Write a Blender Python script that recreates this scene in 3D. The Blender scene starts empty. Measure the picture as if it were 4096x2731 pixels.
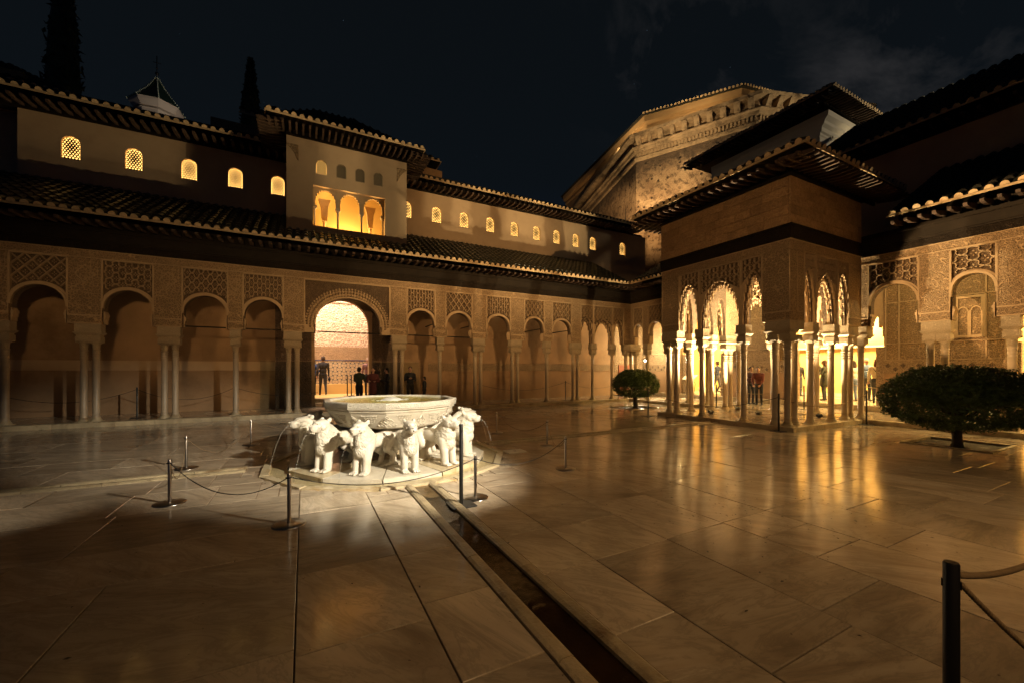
import bpy, math, random
import numpy as np
from mathutils import Vector, Matrix, noise as mnoise
R = math.radians
rnd = random.Random(7)
scn = bpy.context.scene
col = scn.collection
# ---------------------------------------------------------------- camera, world, exposure
cam_d = bpy.data.cameras.new('camera'); cam = bpy.data.objects.new('camera', cam_d); col.objects.link(cam)
cam.location = (-1.473, -8.021, 1.624); cam.rotation_euler = (R(90), 0, R(-27.552))
cam_d.sensor_width = 36; cam_d.lens = 36*1596.2/4096; cam_d.shift_y = 112/4096; cam_d.clip_start = 0.05; cam_d.clip_end = 500
scn.camera = cam
scn.view_settings.view_transform = 'Standard'; scn.view_settings.look = 'None'
scn.view_settings.exposure = 0.0; scn.view_settings.gamma = 1; scn.view_settings.use_curve_mapping = False
scn.cycles.use_denoising = True
scn.cycles.max_bounces = 6; scn.cycles.diffuse_bounces = 3; scn.cycles.glossy_bounces = 3
scn.cycles.transmission_bounces = 4; scn.cycles.sample_clamp_indirect = 3.0
scn.cycles.caustics_reflective = False; scn.cycles.caustics_refractive = False

class NT:
    def __init__(s, nt): s.nt = nt; s.L = nt.links
    def n(s, t, **kw):
        o = s.nt.nodes.new(t)
        for k, v in kw.items():
            if k in ('inp',):
                for a, b in v.items(): s.set(o, a, b)
            else: setattr(o, k, v)
        return o
    def set(s, o, a, b):
        sock = o.inputs[a]
        if hasattr(b, 'default_value') or isinstance(b, bpy.types.NodeSocket): s.L.new(b, sock)
        else: sock.default_value = b
    def math(s, op, a, b=0.0, clamp=False):
        o = s.n('ShaderNodeMath', operation=op); o.use_clamp = clamp
        s.set(o, 0, a); s.set(o, 1, b); return o.outputs[0]
    def ramp(s, fac, stops):
        o = s.n('ShaderNodeValToRGB'); s.set(o, 0, fac); e = o.color_ramp.elements
        while len(e) < len(stops): e.new(0.5)
        for i, (p, c) in enumerate(stops):
            e[i].position = p; e[i].color = (c if len(c) == 4 else tuple(c)+(1,)) if not isinstance(c, float) else (c, c, c, 1)
        return o.outputs[0]
    def mix(s, fac, a, b, typ='MIX'):
        o = s.n('ShaderNodeMix', data_type='RGBA', blend_type=typ)
        s.set(o, 0, fac)
        for i, v in ((6, a), (7, b)):
            if isinstance(v, tuple) and len(v) == 3: v = v+(1,)
            s.set(o, i, v)
        return o.outputs[2]

w = bpy.data.worlds.new('World'); scn.world = w; w.use_nodes = True
g = NT(w.node_tree); g.nt.nodes.clear()
tc = g.n('ShaderNodeTexCoord'); sep = g.n('ShaderNodeSeparateXYZ'); g.L.new(tc.outputs['Generated'], sep.inputs[0])
skyc = g.ramp(sep.outputs[2], [(0.0, (0.0048, 0.0080, 0.021)), (0.25, (0.0042, 0.0068, 0.0135)), (0.42, (0.0036, 0.0054, 0.0074)), (1.0, (0.0032, 0.0042, 0.0050))])
mp = g.n('ShaderNodeMapping', inp={0: tc.outputs['Generated']}); mp.inputs['Scale'].default_value = (1.2, 2.6, 2.6); mp.inputs['Rotation'].default_value = (0.3, 0.5, 0.5)
cn = g.n('ShaderNodeTexNoise', inp={0: mp.outputs[0], 'Scale': 2.1, 'Detail': 8.0, 'Roughness': 0.62, 'Distortion': 0.5})
wisps = g.ramp(cn.outputs[0], [(0.46, 0.0), (0.74, 1.0)])
msk = None
for dx, dy, dz, tight in ((0.60, 0.498, 0.626, 55.0), (0.87, 0.18, 0.47, 30.0), (0.82, 0.30, 0.48, 60.0), (0.575, 0.58, 0.577, 250.0), (0.683, 0.489, 0.542, 300.0)):
    L_ = math.sqrt(dx*dx+dy*dy+dz*dz); dt = g.n('ShaderNodeVectorMath', operation='DISTANCE', inp={0: tc.outputs['Generated']}); dt.inputs[1].default_value = (dx/L_, dy/L_, dz/L_)
    e_ = g.math('POWER', 2.718, g.math('MULTIPLY', g.math('MULTIPLY', dt.outputs['Value'], dt.outputs['Value']), -tight)); msk = e_ if msk is None else g.math('ADD', msk, e_)
cloud = g.mix(g.math('MULTIPLY', wisps, g.math('MULTIPLY', msk, 1.0), True), skyc, (0.021, 0.021, 0.0225))
vo = g.n('ShaderNodeTexVoronoi', inp={0: tc.outputs['Generated'], 'Scale': 62.0})
star = g.math('LESS_THAN', vo.outputs['Distance'], 0.028)
pick = g.n('ShaderNodeSeparateColor', inp={0: vo.outputs['Color']})
star = g.math('MULTIPLY', star, g.math('GREATER_THAN', pick.outputs[0], 0.86))
cloud = g.mix(g.math('MULTIPLY', star, 0.6), cloud, (0.10, 0.16, 0.22))
sky = g.n('ShaderNodeTexSky', sky_type='NISHITA'); sky.sun_disc = False; sky.sun_elevation = R(-12); sky.sun_rotation = R(230)
add = g.mix(0.02, cloud, sky.outputs[0], 'ADD')
bg = g.n('ShaderNodeBackground', inp={0: add, 1: 1.0}); wo = g.n('ShaderNodeOutputWorld'); g.L.new(bg.outputs[0], wo.inputs[0])

def lamp(kind, name, loc, target, energy, color, size=0.1, spot=None, blend=0.4):
    d = bpy.data.lights.new(name, kind); o = bpy.data.objects.new(name, d); col.objects.link(o)
    o.location = loc; d.energy = energy; d.color = color
    if kind == 'AREA': d.shape = 'RECTANGLE'; d.size = size; d.size_y = size if not isinstance(spot, float) else spot
    else: d.shadow_soft_size = size
    if kind == 'SPOT': d.spot_size = R(spot); d.spot_blend = blend
    if target is not None:
        o.rotation_euler = (Vector(target)-Vector(loc)).to_track_quat('-Z', 'Y').to_euler()
    return o
AMB = (1.0, 0.60, 0.25); WRM = (1.0, 0.66, 0.30); CRM = (1.0, 0.83, 0.58); PNK = (1.0, 0.73, 0.53)
LIGHTS = []
def LT(*a, **k): LIGHTS.append(lamp(*a, **k))
# floodlights fixed under the eaves of the near gallery and on the far pavilion roofs, then added fills
LT('SPOT', 'fountain_floodlight', (2.6, -7.5, 4.0), (-1.0, -0.1, 0.2), 4600, (1.0, 0.88, 0.68), size=0.06, spot=39, blend=0.6)
LT('SPOT', 'paving_floodlight', (-9.5, -6.9, 6.0), (-4.7, -1.35, 0), 1700, (1.0, 0.84, 0.62), size=0.05, spot=15, blend=1.0)
bpy.data.objects['paving_floodlight'].scale = (1.0, 0.7, 1.0)
LT('SPOT', 'facade_floodlight', (7.2, -7.2, 6.3), (6.8, 10.0, 8.3), 3600, AMB, size=0.06, spot=36, blend=0.8)
LT('SPOT', 'facade_floodlight', (4.5, -7.2, 4.2), (4.6, 7.8, 3.6), 3400, AMB, size=0.3, spot=70, blend=0.8)
bpy.data.objects['facade_floodlight.001'].scale = (1.0, 0.30, 1.0)
LT('SPOT', 'facade_floodlight', (-3.5, -7.3, 4.2), (-2.2, 7.8, 3.7), 1500, AMB, size=0.3, spot=70, blend=0.8)
bpy.data.objects['facade_floodlight.002'].scale = (1.0, 0.30, 1.0)
LT('SPOT', 'west_floodlight', (-9.8, 0.9, 5.6), (13.9, -5.16, 3.95), 26000, AMB, size=0.05, spot=11.2, blend=0.15)
LT('SPOT', 'corner_floodlight', (-9.8, 3.9, 5.6), (12.0, 8.6, 4.3), 6000, AMB, size=0.05, spot=17, blend=0.7)
LT('SPOT', 'pavilion_fill', (1.5, -7.3, 6.0), (10.2, 0.2, 5.0), 650, AMB, size=0.3, spot=42, blend=0.9)  # soft fill added to brighten the pavilion front
LT('AREA', 'near_gallery_fill', (0.0, -9.2, 3.6), (1.6, -3.0, 0.0), 22, AMB, size=2.0)  # added area fills behind the camera, standing in for ambient light
LT('AREA', 'near_gallery_fill', (5.0, -9.2, 3.6), (5.0, -2.6, 0.0), 36, AMB, size=2.0)
for o_ in bpy.data.lights:
    if o_.type == 'AREA': o_.spread = R(110)

# ---------------------------------------------------------------- materials
def mat(name, base=(0.5, 0.5, 0.5), rough=0.7, var=0.2, scale=3.0, bump=0.3, bscale=40.0, bdist=0.01, carve=None, metal=0.0,
        stain=None, perobj=0.0, coat=0.0, spec=0.5, vein=None):
    m = bpy.data.materials.new(name); m.use_nodes = True; g = NT(m.node_tree)
    p = g.nt.nodes['Principled BSDF']
    tc = g.n('ShaderNodeTexCoord').outputs['Object']
    if perobj:
        oi = g.n('ShaderNodeObjectInfo')
        va = g.n('ShaderNodeVectorMath', operation='ADD'); g.L.new(tc, va.inputs[0])
        vs = g.n('ShaderNodeVectorMath', operation='SCALE'); g.L.new(oi.outputs['Location'], vs.inputs[0]); vs.inputs['Scale'].default_value = 3.7
        g.L.new(vs.outputs[0], va.inputs[1]); tc = va.outputs[0]
    n1 = g.n('ShaderNodeTexNoise', inp={0: tc, 'Scale': scale, 'Detail': 6.0, 'Roughness': 0.6})
    lo = tuple(c*(1-var) for c in base); hi = tuple(min(1, c*(1+var)) for c in base)
    c = g.ramp(n1.outputs[0], [(0.3, lo), (0.7, hi)])
    if stain:
        n2 = g.n('ShaderNodeTexNoise', inp={0: tc, 'Scale': stain[1], 'Detail': 8.0, 'Roughness': 0.7})
        c = g.mix(g.ramp(n2.outputs[0], [(0.52, 0.0), (0.68, stain[2])]), c, stain[0])
    if vein:
        mpn = g.n('ShaderNodeMapping', inp={0: tc}); mpn.inputs['Rotation'].default_value = (0, 0, 0.5); mpn.inputs['Scale'].default_value = vein[2]
        n3 = g.n('ShaderNodeTexNoise', inp={0: mpn.outputs[0], 'Scale': vein[1], 'Detail': 7.0, 'Roughness': 0.62, 'Distortion': 1.6})
        c = g.mix(g.ramp(n3.outputs[0], [(0.42, 0.0), (0.49, vein[3]), (0.53, vein[3]*0.35), (0.66, 0.0)]), c, vein[0])
    if perobj:
        h = g.n('ShaderNodeHueSaturation', inp={'Color': c}); g.set(h, 'Value', g.math('ADD', g.math('MULTIPLY', oi.outputs['Random'], perobj), 1-perobj/2)); c = h.outputs[0]
    g.set(p, 'Base Color', c)
    g.set(p, 'Roughness', rough); g.set(p, 'Metallic', metal); g.set(p, 'Specular IOR Level', spec)
    if coat: g.set(p, 'Coat Weight', coat); g.set(p, 'Coat Roughness', 0.12)
    hgt = None
    if carve:
        dn = g.n('ShaderNodeTexNoise', inp={0: tc, 'Scale': carve[0]*0.5, 'Detail': 1.0}); dv = g.n('ShaderNodeVectorMath', operation='SCALE', inp={0: dn.outputs['Color'], 'Scale': 1.1/carve[0]})
        wc = g.n('ShaderNodeVectorMath', operation='ADD', inp={0: tc, 1: dv.outputs[0]}).outputs[0]
        v = g.n('ShaderNodeTexVoronoi', feature='DISTANCE_TO_EDGE', inp={0: wc, 'Scale': carve[0]})
        v2 = g.n('ShaderNodeTexVoronoi', feature='F1', inp={0: wc, 'Scale': carve[0]})
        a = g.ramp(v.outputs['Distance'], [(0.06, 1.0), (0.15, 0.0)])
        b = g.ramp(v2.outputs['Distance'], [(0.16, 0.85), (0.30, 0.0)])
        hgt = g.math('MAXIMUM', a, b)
        # relief shade put into the colour: the cut ground is mixed darker
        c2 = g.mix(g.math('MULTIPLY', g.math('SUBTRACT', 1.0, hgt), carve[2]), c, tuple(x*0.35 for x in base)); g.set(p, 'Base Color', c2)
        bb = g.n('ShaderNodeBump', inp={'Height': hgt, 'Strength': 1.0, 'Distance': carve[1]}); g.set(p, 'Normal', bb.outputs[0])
    if bump:
        n4 = g.n('ShaderNodeTexNoise', inp={0: tc, 'Scale': bscale, 'Detail': 5.0, 'Roughness': 0.6})
        b2 = g.n('ShaderNodeBump', inp={'Height': n4.outputs[0], 'Strength': bump, 'Distance': bdist})
        if carve: g.L.new(bb.outputs[0], b2.inputs['Normal'])
        g.set(p, 'Normal', b2.outputs[0])
    return m
def emis(name, color, strength):
    m = bpy.data.materials.new(name); m.use_nodes = True; g = NT(m.node_tree); p = g.nt.nodes['Principled BSDF']
    p.inputs['Base Color'].default_value = (0.2, 0.15, 0.08, 1); p.inputs['Emission Color'].default_value = color+(1,); p.inputs['Emission Strength'].default_value = strength
    return m
M = {}
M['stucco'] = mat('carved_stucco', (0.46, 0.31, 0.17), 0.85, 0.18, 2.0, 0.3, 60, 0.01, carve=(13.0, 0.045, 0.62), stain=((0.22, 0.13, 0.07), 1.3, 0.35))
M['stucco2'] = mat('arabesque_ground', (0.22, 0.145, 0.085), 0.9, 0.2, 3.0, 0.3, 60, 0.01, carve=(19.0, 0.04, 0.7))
M['rib'] = mat('stucco_rib', (0.44, 0.31, 0.18), 0.85, 0.12, 5.0, 0.3, 70, 0.008)
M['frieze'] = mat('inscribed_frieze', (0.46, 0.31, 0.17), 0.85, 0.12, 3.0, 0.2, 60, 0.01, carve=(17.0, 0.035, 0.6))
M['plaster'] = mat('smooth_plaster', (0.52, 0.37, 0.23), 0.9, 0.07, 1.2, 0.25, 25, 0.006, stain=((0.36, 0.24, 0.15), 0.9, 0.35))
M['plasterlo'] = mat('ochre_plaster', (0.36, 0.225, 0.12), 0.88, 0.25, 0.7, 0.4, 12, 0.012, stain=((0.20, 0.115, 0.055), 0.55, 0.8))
M['ashlar'] = mat('old_stucco_wall', (0.42, 0.25, 0.12), 0.88, 0.2, 1.5, 0.35, 25, 0.01, carve=(9.0, 0.012, 0.28), perobj=0.25, stain=((0.17, 0.09, 0.04), 1.3, 0.5))
M['white'] = mat('white_render', (0.60, 0.54, 0.45), 0.85, 0.05, 1.5, 0.15, 25, 0.004)
M['wood'] = mat('dark_carved_wood', (0.017, 0.012, 0.008), 0.6, 0.35, 4.0, 0.4, 30, 0.01, spec=0.15)
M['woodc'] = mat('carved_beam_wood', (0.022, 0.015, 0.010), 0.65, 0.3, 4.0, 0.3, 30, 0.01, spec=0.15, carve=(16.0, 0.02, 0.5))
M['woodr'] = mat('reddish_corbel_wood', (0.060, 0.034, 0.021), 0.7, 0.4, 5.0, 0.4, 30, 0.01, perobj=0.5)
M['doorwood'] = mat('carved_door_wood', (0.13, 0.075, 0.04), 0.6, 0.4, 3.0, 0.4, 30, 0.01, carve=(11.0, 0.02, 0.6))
M['tile'] = mat('dark_roof_tile', (0.020, 0.018, 0.014), 0.8, 0.4, 4.0, 0.5, 30, 0.01, perobj=0.4, stain=((0.02, 0.035, 0.018), 2.0, 0.6))
M['tileg'] = mat('glazed_roof_tile', (0.020, 0.025, 0.018), 0.35, 0.5, 6.0, 0.3, 30, 0.006, stain=((0.04, 0.025, 0.018), 3.0, 0.6))
M['mortar'] = mat('mortar_tile_end', (0.52, 0.37, 0.21), 0.9, 0.2, 12.0, 0.5, 30, 0.01, perobj=0.35)
M['marble'] = mat('white_marble', (0.74, 0.68, 0.56), 0.42, 0.08, 3.0, 0.15, 30, 0.004, vein=((0.52, 0.47, 0.38), 2.2, (1, 1, 1.6), 0.45), stain=((0.52, 0.42, 0.24), 2.2, 0.5))
M['marblec'] = mat('carved_marble', (0.74, 0.68, 0.56), 0.5, 0.08, 3.0, 0.15, 40, 0.004, carve=(26.0, 0.012, 0.15))
M['lion'] = mat('lion_marble', (0.74, 0.69, 0.59), 0.5, 0.08, 4.0, 0.3, 16, 0.015, stain=((0.50, 0.41, 0.26), 2.4, 0.6), perobj=0.12)
M['mane'] = mat('mane_marble', (0.74, 0.69, 0.58), 0.5, 0.08, 5.0, 0.25, 30, 0.008, carve=(11.0, 0.006, 0.10), stain=((0.50, 0.40, 0.25), 2.2, 0.55))
M['wetmarble'] = mat('wet_stained_marble', (0.62, 0.52, 0.34), 0.18, 0.2, 4.0, 0.3, 12, 0.006, stain=((0.42, 0.26, 0.09), 3.0, 0.8))
M['column'] = mat('column_marble', (0.46, 0.36, 0.245), 0.4, 0.1, 2.0, 0.2, 25, 0.004, vein=((0.40, 0.31, 0.21), 2.5, (1, 1, 0.6), 0.5), perobj=0.2)
M['capital'] = mat('capital_marble', (0.54, 0.42, 0.27), 0.6, 0.1, 5.0, 0.2, 40, 0.004, carve=(30.0, 0.014, 0.3))
M['kerb'] = mat('worn_kerb_marble', (0.46, 0.37, 0.23), 0.38, 0.25, 2.5, 0.9, 9, 0.035, stain=((0.20, 0.125, 0.06), 2.4, 0.85), perobj=0.25)
M['channelbed'] = mat('silty_channel_bed', (0.24, 0.185, 0.12), 0.6, 0.45, 2.5, 0.6, 14, 0.02, stain=((0.08, 0.055, 0.035), 2.2, 0.85))
M['joint'] = mat('dark_joint', (0.10, 0.075, 0.05), 0.8, 0.3, 5, 0.3)
M['soil'] = mat('garden_soil', (0.045, 0.03, 0.018), 0.95, 0.4, 14, 1.0, 30, 0.03)
M['leaf'] = mat('orange_tree_leaf', (0.085, 0.14, 0.035), 0.45, 0.5, 5, 0.0)
M['leafd'] = mat('cypress_foliage', (0.035, 0.055, 0.025), 0.7, 0.4, 3, 0.0)
M['bark'] = mat('dark_bark', (0.06, 0.045, 0.03), 0.85, 0.3, 12, 0.8, 25, 0.02)
M['chrome'] = mat('brushed_steel', (0.42, 0.38, 0.34), 0.28, 0.05, 5, 0.0, metal=1.0)
M['black'] = mat('black_metal', (0.012, 0.011, 0.010), 0.4, 0.1, 5, 0.0)
M['rope'] = mat('dark_cord', (0.035, 0.028, 0.02), 0.8, 0.2, 40, 0.5, 90, 0.003)
M['ropet'] = mat('tan_cord', (0.22, 0.15, 0.08), 0.8, 0.2, 40, 0.5, 90, 0.003)
def masonry():
    m = bpy.data.materials.new('weathered_masonry'); m.use_nodes = True; g = NT(m.node_tree); p = g.nt.nodes['Principled BSDF']; tc = g.n('ShaderNodeTexCoord').outputs['Object']
    n1 = g.n('ShaderNodeTexNoise', inp={0: tc, 'Scale': 0.7, 'Detail': 9.0, 'Roughness': 0.68}); c = g.ramp(n1.outputs[0], [(0.3, (0.20, 0.12, 0.065)), (0.55, (0.40, 0.27, 0.15)), (0.75, (0.52, 0.38, 0.23))])
    n2 = g.n('ShaderNodeTexNoise', inp={0: tc, 'Scale': 2.6, 'Detail': 8.0, 'Roughness': 0.75}); c = g.mix(g.ramp(n2.outputs[0], [(0.50, 0.0), (0.60, 0.85)]), c, (0.09, 0.055, 0.03))
    v = g.n('ShaderNodeTexVoronoi', inp={0: tc, 'Scale': 1.9}); pit = g.ramp(v.outputs['Distance'], [(0.10, 1.0), (0.20, 0.0)]); c = g.mix(pit, c, (0.05, 0.03, 0.02))
    z = g.n('ShaderNodeSeparateXYZ', inp={0: tc}).outputs[2]; top_tone = g.ramp(g.math('ADD', g.math('MULTIPLY', g.math('SUBTRACT', z, 10.6), 0.22), g.math('MULTIPLY', n2.outputs[0], 0.7)), [(0.75, 0.0), (1.0, 0.8)]); c = g.mix(top_tone, c, (0.07, 0.05, 0.035))  # wall mixed darker towards the top, broken up by noise
    g.set(p, 'Base Color', c); p.inputs['Roughness'].default_value = 0.95
    h = g.math('SUBTRACT', g.math('ADD', n2.outputs[0], n1.outputs[0]), g.math('MULTIPLY', pit, 0.6)); bb = g.n('ShaderNodeBump', inp={'Height': h, 'Strength': 1.0, 'Distance': 0.25}); g.set(p, 'Normal', bb.outputs[0]); return m
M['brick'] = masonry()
M['brick2'] = mat('drum_masonry', (0.44, 0.28, 0.13), 0.85, 0.15, 0.8, 0.3, 6, 0.03)
M['corn'] = mat('stone_cornice', (0.38, 0.27, 0.155), 0.9, 0.4, 1.2, 0.9, 4, 0.10, stain=((0.07, 0.045, 0.025), 1.0, 0.95))
M['green'] = mat('green_glazed_tile', (0.02, 0.05, 0.035), 0.3, 0.3, 6, 0.2)
M['greenw'] = mat('green_white_ridge', (0.42, 0.50, 0.40), 0.4, 0.3, 3.0, 0.2)
M['redbrick'] = mat('red_door', (0.22, 0.07, 0.03), 0.7, 0.3, 6, 0.5)
M['winlit'] = emis('lit_window_pane', (1.0, 0.52, 0.12), 3.6)
M['windim'] = emis('dim_window_pane', (1.0, 0.62, 0.22), 0.35)
M['celosia'] = mat('window_lattice', (0.05, 0.03, 0.015), 0.8, 0.1, 5, 0.0)
M['lampface'] = emis('floodlight_face', (1.0, 0.93, 0.8), 60)
M['hallwall'] = mat('hall_wall_plaster', (0.62, 0.43, 0.17), 0.9, 0.05, 0.8, 0.2, 20, 0.006)
M['pinkwall'] = mat('hall_carved_plaster', (0.62, 0.46, 0.33), 0.85, 0.06, 1.5, 0.1, 40, 0.005, carve=(6.0, 0.03, 0.55))

def slab_material():
    m = bpy.data.materials.new('polished_marble_slab'); m.use_nodes = True; g = NT(m.node_tree); p = g.nt.nodes['Principled BSDF']
    oi = g.n('ShaderNodeObjectInfo'); tc = g.n('ShaderNodeTexCoord').outputs['Object']
    off = g.n('ShaderNodeVectorMath', operation='SCALE', inp={0: oi.outputs['Location'], 'Scale': 5.3})
    vr = g.n('ShaderNodeVectorRotate', rotation_type='Z_AXIS', inp={'Vector': tc}); g.set(vr, 'Angle', g.math('MULTIPLY', oi.outputs['Random'], 1.3))
    va = g.n('ShaderNodeVectorMath', operation='ADD', inp={0: vr.outputs[0], 1: off.outputs[0]}).outputs[0]
    mp = g.n('ShaderNodeMapping', inp={0: va}); mp.inputs['Scale'].default_value = (0.55, 1.9, 1)
    n1 = g.n('ShaderNodeTexNoise', inp={0: mp.outputs[0], 'Scale': 1.1, 'Detail': 8.0, 'Roughness': 0.62, 'Distortion': 1.2})
    c = g.ramp(n1.outputs[0], [(0.3, (0.32, 0.245, 0.17)), (0.47, (0.52, 0.42, 0.30)), (0.7, (0.66, 0.55, 0.41))])
    n2 = g.n('ShaderNodeTexNoise', inp={0: mp.outputs[0], 'Scale': 2.3, 'Detail': 9.0, 'Roughness': 0.68, 'Distortion': 2.2})
    c = g.mix(g.ramp(n2.outputs[0], [(0.42, 0.0), (0.49, 0.42), (0.53, 0.1), (0.62, 0.0)]), c, (0.24, 0.20, 0.15))
    n3 = g.n('ShaderNodeTexNoise', inp={0: va, 'Scale': 26.0, 'Detail': 2.0})
    c = g.mix(g.ramp(n3.outputs[0], [(0.73, 0.0), (0.78, 0.7)]), c, (0.08, 0.05, 0.03))
    h = g.n('ShaderNodeHueSaturation', inp={'Color': c}); g.set(h, 'Value', g.math('ADD', g.math('MULTIPLY', oi.outputs['Random'], 0.42), 0.76))
    g.set(p, 'Base Color', h.outputs[0])
    n4 = g.n('ShaderNodeTexNoise', inp={0: va, 'Scale': 3.0, 'Detail': 6.0, 'Roughness': 0.7})
    g.set(p, 'Roughness', g.ramp(n4.outputs[0], [(0.3, 0.10), (0.7, 0.21)]))
    n5 = g.n('ShaderNodeTexNoise', inp={0: va, 'Scale': 2.2, 'Detail': 3.0})
    n6 = g.n('ShaderNodeTexNoise', inp={0: va, 'Scale': 30.0, 'Detail': 4.0})
    hh = g.math('ADD', n5.outputs[0], g.math('MULTIPLY', n6.outputs[0], 0.03))
    b = g.n('ShaderNodeBump', inp={'Height': hh, 'Strength': 0.3, 'Distance': 0.008}); g.set(p, 'Normal', b.outputs[0]); g.set(p, 'Specular IOR Level', 0.65)
    return m
M['slab'] = slab_material()
def tile_dado():
    m = bpy.data.materials.new('geometric_tile_dado'); m.use_nodes = True; g = NT(m.node_tree); p = g.nt.nodes['Principled BSDF']
    tc = g.n('ShaderNodeTexCoord').outputs['Object']; s = g.n('ShaderNodeSeparateXYZ', inp={0: tc})
    def cell(x, k, ph=0.0): return g.math('SINE', g.math('ADD', g.math('MULTIPLY', x, k), ph))
    k = 2*math.pi/0.40
    a = g.math('MULTIPLY', cell(s.outputs[0], k), cell(s.outputs[2], k))
    d1 = g.math('ADD', s.outputs[0], s.outputs[2]); d2 = g.math('SUBTRACT', s.outputs[0], s.outputs[2])
    b = g.math('MULTIPLY', cell(d1, k), cell(d2, k))
    v = g.math('ABSOLUTE', g.math('ADD', g.math('MULTIPLY', a, 0.6), g.math('MULTIPLY', b, 0.6)))
    c = g.ramp(v, [(0.0, (0.02, 0.022, 0.028)), (0.14, (0.05, 0.045, 0.05)), (0.19, (0.55, 0.45, 0.32)), (0.35, (0.50, 0.40, 0.28)), (0.42, (0.10, 0.12, 0.09)), (0.5, (0.34, 0.20, 0.08)), (0.75, (0.45, 0.38, 0.28))])
    g.set(p, 'Base Color', c); g.set(p, 'Roughness', 0.3); return m
M['dado'] = tile_dado()
def water_material(name, tint, rough=0.04, bs=9.0, bd=0.01):
    m = bpy.data.materials.new(name); m.use_nodes = True; g = NT(m.node_tree); p = g.nt.nodes['Principled BSDF']
    tc = g.n('ShaderNodeTexCoord').outputs['Object']
    p.inputs['Base Color'].default_value = tint+(1,); p.inputs['Transmission Weight'].default_value = 0.6; p.inputs['IOR'].default_value = 1.33; p.inputs['Roughness'].default_value = rough
    n = g.n('ShaderNodeTexNoise', inp={0: tc, 'Scale': bs, 'Detail': 3.0}); b = g.n('ShaderNodeBump', inp={'Height': n.outputs[0], 'Strength': 0.6, 'Distance': bd}); g.set(p, 'Normal', b.outputs[0])
    return m
M['water'] = water_material('basin_water', (0.62, 0.56, 0.22)); M['chwater'] = water_material('channel_water', (0.25, 0.17, 0.08))
M['moatwater'] = water_material('moat_water', (0.9, 0.86, 0.72), 0.05)
M['foam'] = water_material('water_jet', (0.95, 0.93, 0.85), 0.15)
def thin_clear(name, tint, gloss, rough, bs=0, bd=0.01):
    m = bpy.data.materials.new(name); m.use_nodes = True; g = NT(m.node_tree); g.nt.nodes.remove(g.nt.nodes['Principled BSDF'])
    t = g.n('ShaderNodeBsdfTransparent', inp={0: tint+(1,)}); r_ = g.n('ShaderNodeBsdfGlossy', inp={'Roughness': rough})
    fr = g.n('ShaderNodeLayerWeight', inp={'Blend': 0.5})
    if bs:
        n = g.n('ShaderNodeTexNoise', inp={0: g.n('ShaderNodeTexCoord').outputs['Object'], 'Scale': bs, 'Detail': 3.0}); b_ = g.n('ShaderNodeBump', inp={'Height': n.outputs[0], 'Strength': 0.6, 'Distance': bd})
        g.L.new(b_.outputs[0], r_.inputs['Normal']); g.L.new(b_.outputs[0], fr.inputs['Normal'])
    mx = g.n('ShaderNodeMixShader', inp={0: g.math('ADD', g.math('MULTIPLY', g.math('POWER', fr.outputs['Facing'], 5.0), 0.9*gloss), 0.02)}); g.L.new(t.outputs[0], mx.inputs[1]); g.L.new(r_.outputs[0], mx.inputs[2])
    out = [x for x in g.nt.nodes if x.type == 'OUTPUT_MATERIAL'][0]; g.L.new(mx.outputs[0], out.inputs[0]); return m
M['glass'] = thin_clear('glass_screen', (0.92, 0.95, 0.93), 1.0, 0.02)
M['water'] = thin_clear('basin_water', (0.90, 0.86, 0.50), 1.0, 0.05, 9.0)
M['chwater'] = thin_clear('channel_water', (0.62, 0.55, 0.43), 1.0, 0.06, 9.0)
M['moatwater'] = thin_clear('moat_water', (0.92, 0.88, 0.74), 1.0, 0.05, 9.0)
def flat(name, c, rough=0.8): return mat(name, c, rough, 0.12, 8, 0.3, 60, 0.004)

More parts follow.
